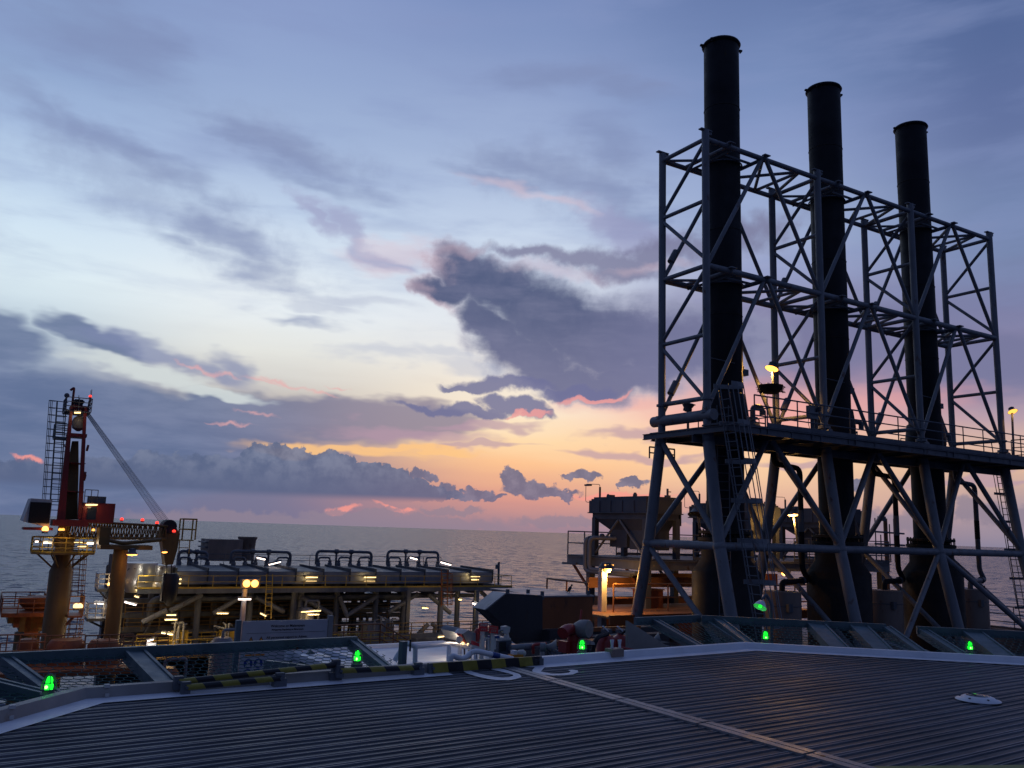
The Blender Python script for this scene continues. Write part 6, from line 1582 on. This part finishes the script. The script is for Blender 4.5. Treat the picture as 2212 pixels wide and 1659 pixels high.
a, b = w4(1490, 1332, 11.05), w4(1620, 1490, 11.05); part('cabinet', MB().box(a.x, b.x, 11.05, 11.4, b.z, a.z), M['filter'], t)
a, b = w4(1495, 1345, 11.04), w4(1565, 1440, 11.04); part('dark_opening', MB().box(a.x, b.x, 11.035, 11.05, b.z, a.z), M['black'], t)
part('arm', MB().tube(w4(1490, 1222, 11.12), w4(1545, 1222, 11.12), .018, n=6), M['steel'], t)
t = thing(DF, 'hose_fitting', 'small brass and white hose fitting on the kerb beside the kick plate', 'hose fitting', w4(1690, 1500, 10.3))
part('base', MB().box(w4(1640, 1500, 10.3).x, w4(1755, 1500, 10.3).x, 10.3, 10.42, w4(1640, 1512, 10.3).z, w4(1640, 1484, 10.3).z), M['signamber'], t)
part('valve_body', MB().box(w4(1650, 1470, 10.32).x, w4(1690, 1470, 10.32).x, 10.32, 10.40, w4(1650, 1482, 10.3).z, w4(1650, 1440, 10.3).z), M['white'], t)
part('coupling', MB().lathe([(.03, -.06), (.05, -.02), (.05, .05), (.03, .08)], w4(1725, 1465, 10.35), (1, 0, 0), n=12, cap0=True, cap1=True), M['offwhite'], t)
t = thing(DF, 'fire_main', 'grey fire main pipe with a red branch along the helideck edge', 'pipe', w4(1750, 1400, 11))
part('pipe_run', MB().pipe([w4(1610, 1408, 11.0), w4(1850, 1388, 11.0), w4(1900, 1388, 11.2)], .05, .1, n=10), M['steel'], t)
part('red_branch', MB().pipe([w4(1862, 1470, 10.9), w4(1858, 1382, 10.9), w4(1885, 1368, 10.9), w4(2000, 1360, 10.9)], .024, .06, n=8), M['fire_red'], t)
part('bracket', MB().box(w4(1955, 1400, 10.8).x, w4(1985, 1400, 10.8).x, 10.8, 10.85, w4(1955, 1490, 10.8).z, w4(1955, 1405, 10.8).z), M['offwhite'], t)


def horn(q, c, ax, k, lab):
    t = thing(DF, 'loudspeaker_horn', lab, 'loudspeaker', c, 'horn loudspeakers')
    part('horn', MB().lathe([(.02 * k, -.26 * k), (.10 * k, -.25 * k), (.10 * k, -.13 * k), (.055 * k, -.10 * k), (.09 * k, 0), (.16 * k, .10 * k), (.19 * k, .12 * k)], c, ax, n=22, cap0=True), M['steel'], t)
    part('mouth', MB().lathe([(.188 * k, .118 * k), (.15 * k, .10 * k), (.05 * k, .02 * k), (.05 * k, .05 * k), (.001, .055 * k)], c, ax, n=22), M['netframe'], t)
    part('bracket', MB().pipe([c - Vector(ax).normalized() * .12 * k, c + V(0, .02, -.16 * k), c + V(0, .02, -.4 * k)], .016 * k, .05, n=6), M['steel'], t)


horn(10.9, w4(2055, 1398, 10.6), (1, -.75, .05), .66, 'horn loudspeaker left of the red fire monitor')
r5 = lambda x, y, q: DF.B(1186 + x * .2614, 1016.6 + y * .2614, q)
horn(10.4, r5(880, 1405, 10.5), (.75, -.6, .28), .66, 'horn loudspeaker in front of the right hand net end plate')
# fire monitor
c = r5(190, 1400, 11.0)
t = thing(DF, 'fire_monitor', 'red fire monitor with a round pale nozzle cap behind the green light', 'fire monitor', V(c.x, 11, r5(190, 1515, 11).z))
part('column', MB().tube(r5(205, 1515, 11) - V(0, 0, .2), r5(205, 1345, 11), .105, n=16), M['fire_red'], t)
part('side_box', MB().box(r5(143, 1420, 10.9).x, r5(172, 1420, 10.9).x, 10.9, 11.1, r5(143, 1510, 10.9).z, r5(143, 1415, 10.9).z), M['fire_red'], t)
part('elbow', MB().pipe([r5(205, 1360, 11), r5(205, 1318, 11), r5(150, 1315, 10.95), r5(112, 1345, 10.9)], .095, .14, n=14), M['fire_red'], t)
part('barrel', MB().tube(r5(200, 1320, 11), r5(330, 1350, 11.05), .085, n=14), M['fire_red'], t)
part('nozzle', MB().lathe([(.09, -.16), (.14, -.06), (.145, .08), (.13, .10), (.05, .105), (.001, .11)], r5(288, 1308, 10.85), (.35, -1, .05), n=24, cap0=True), M['kerb'], t)
part('lever', MB().tube(r5(255, 1280, 11), r5(268, 1150, 11), .018, n=6), M['fire_red'], t)
part('drip_tray', MB().prism([r5(x, y, 10.95) for x, y in ((240, 1425), (330, 1400), (375, 1418), (380, 1440), (245, 1440))], (0, .2, 0)), M['offwhite'], t)
# two wheeled extinguishers
for cx_, lab, hx in ((470, 'left red wheeled extinguisher behind the white kerb, with a black hose', 1), (590, 'right red wheeled extinguisher behind the white kerb, beside the end plate', 0)):
    c = r5(cx_, 1440, 11.2)
    t = thing(DF, 'fire_extinguisher', lab, 'fire extinguisher', V(c.x, 11.2, c.z - .5), 'wheeled fire extinguishers')
    zt_ = r5(cx_, 1365, 11.2).z
    part('cylinder', MB().lathe([(.17, c.z - .6), (.17, zt_ - .10), (.14, zt_ - .03), (.06, zt_ + .02), (.05, zt_ + .06)], (c.x, 11.2, 0), n=20, cap1=True), M['fire_red'], t)
    part('valve_head', MB().box(c.x - .06, c.x + .08, 11.14, 11.26, zt_ + .05, zt_ + .11), M['steel_dark'], t)
    part('handle', MB().bar(r5(cx_ - 25 + 0, 1287, 11.15), r5(cx_ + 18, 1328, 11.15), .03, .022), M['white'], t)
    P = [r5(cx_ + 10, 1350, 11.1), r5(cx_ - 70, 1375, 11.0), r5(cx_ - 100, 1440, 11.0), r5(cx_ - 110, 1500, 11.0)] if hx else [r5(cx_ + 10, 1350, 11.1), r5(cx_ + 55, 1310, 11.0), r5(cx_ + 62, 1400, 11.0), r5(cx_ + 80, 1490, 11.0)]
    part('hose', MB().pipe(P, .04 if hx else .02, .25, n=8), M['black'], t)
# rusty clamp bracket on the kerb
a, b = r5(502, 1525, 9.55), r5(600, 1488, 9.55)
t = thing(DF, 'clamp_bracket', 'rusty bracket block on the white kerb with two pale straps', 'bracket', V(a.x, 9.6, 0))
part('block', MB().box(a.x, b.x, 9.50, 9.66, .02, .13), M['drum'], t)
for x in (523, 586):
    p0, p1 = r5(x, 1490, 9.6), r5(x, 1398, 9.6); part('strap', MB().prism([p0 + V(-.03, 0, -.02), p0 + V(.03, 0, -.02), p0 + V(.018, 0, .08), p1 + V(.035, 0, 0), p1 + V(-.035, 0, 0), p0 + V(-.018, 0, .08)], (0, .014, 0)), M['white'], t)
part('red_hose', MB().pipe([r5(600, 1462, 9.8), r5(690, 1480, 9.8), r5(800, 1520, 9.75)], .02, .1, n=6), M['fire_red'], t)
# welcome board, standing on posts below the net
SB_ = 16.4
e = lambda x, y, d=0: PF.B(x, y, SB_ - d)
a, b = e(525, 1346), e(709, 1334); z1 = (a.z + b.z) / 2; z0 = z1 - 1.12; Wd_ = b.x - a.x
t = thing(PF, 'welcome_board', 'large white welcome board on posts, with warning triangles and blue mandatory signs', 'sign board', V(a.x, SB_, z0 - .8))
part('board', MB().box(a.x, b.x, SB_, SB_ + .03, z0, z1), M['board'], t)
part('post', MB().box(b.x + .01, b.x + .10, SB_ - .02, SB_ + .08, z0 - 1.5, z1 + .07), M['kerb'], t); part('post', MB().box(a.x - .12, a.x - .03, SB_ - .02, SB_ + .08, z0 - 1.5, z1 + .02), M['netframe'], t)
part('rule_line', MB().box(a.x + .08, b.x - .04, SB_ - .003, SB_, z1 - .223, z1 - .218), M['ink'], t)
text(t, 'Welcome to Malampaya', (a.x + Wd_ * .52, SB_ - .003, z1 - .10), .066, M['ink'], PF); text(t, 'Maligayang Pagdating sa Malampaya', (a.x + Wd_ * .52, SB_ - .003, z1 - .165), .043, M['ink'], PF); text(t, 'All personnel report to Admin.', (a.x + Wd_ * .52, SB_ - .003, z1 - .305), .062, M['ink'], PF)
for k in (0, 1):
    cx_ = a.x + .17 + .185 * k; zc = z1 - .36
    part('warning_border', MB().prism([(cx_ - .085, SB_ - .002, zc - .075), (cx_ + .085, SB_ - .002, zc - .075), (cx_, SB_ - .002, zc + .085)], (0, .002, 0)), M['ink'], t)
    part('warning_triangle', MB().prism([(cx_ - .068, SB_ - .004, zc - .066), (cx_ + .068, SB_ - .004, zc - .066), (cx_, SB_ - .004, zc + .065)], (0, .002, 0)), M['signamber'], t)
    part('warning_symbol', MB().prism([(cx_ - .022, SB_ - .006, zc - .05), (cx_ + .022, SB_ - .006, zc - .05), (cx_ + .008, SB_ - .006, zc + .005), (cx_ - .008, SB_ - .006, zc + .005)], (0, .002, 0)), M['ink'], t)
    part('amber_strip', MB().box(cx_ - .085, cx_ + .085, SB_ - .003, SB_, z1 - .62, z1 - .59), M['signamber'], t)
    for j in (0, 1):
        cz = z1 - .755 - .175 * j; part('mandatory_sign', MB().lathe([(.082, 0), (.082, .003), (.001, .0031)], (cx_ - .02, SB_, cz), (0, -1, 0), n=24), M['signblue'], t)
        s = MB(); s.lathe([(.03, 0), (.03, .002), (.001, .0021)], (cx_ - .02, SB_ - .0035, cz + .028), (0, -1, 0), n=14); s.prism([(cx_ - .075, SB_ - .004, cz - .055), (cx_ + .035, SB_ - .004, cz - .055), (cx_ + .005, SB_ - .004, cz + .0), (cx_ - .045, SB_ - .004, cz + .0)], (0, .001, 0)); part('sign_symbol', s, M['board'], t)
for i, w in enumerate((.55, .48, .36, .30)):
    g = MB(); x = a.x + Wd_ * .32
    while x < a.x + Wd_ * (.32 + w * .5): L = .05 + .03 * ((i * 7 + int(x * 50)) % 3); g.box(x, x + L, SB_ - .003, SB_, z1 - .76 - .085 * i - .012, z1 - .76 - .085 * i + .012); x += L + .035
    part('small_print', g, M['ink'], t)
# grey uprights and pipes behind the left net
t = thing(DF, 'walkway_below', 'dark walkway with mustard panels below the left hand net', 'walkway', V(1.5, 14, -3))
part('floor', MB().box(-3, 4.2, 13.4, 17, -3.2, -3.1), M['steel_dark'], t)
for k in range(7): x = -2.4 + .95 * k; part('wall_panel', MB().box(x, x + .85, 16.4, 16.5, -3.1, -1.3 - .12 * (k % 3)), M['yellow'] if k % 3 else M['duct'], t)
part('pipe_rail', MB().tube((-3, 13.6, -1.6), (4.2, 13.6, -1.7), .04, n=8), M['steel'], t)
for x in (1.1, 2.75): part('post', MB().box(x, x + .12, 13.5, 13.6, -3.1, -.75), M['netframe'], t)
g = MB(); rng = random.Random(9)
for k in range(12): x = 2.8 + rng.random() * 2.2; g.pipe([(x, 14 + rng.random(), -3), (x, 14.2, -1.9 + rng.random() * .9), (x + rng.uniform(-.6, .6), 14.6, -1.8 + rng.random() * .8)], .035, .08, n=6)
part('pipework', g, M['steel'], t)
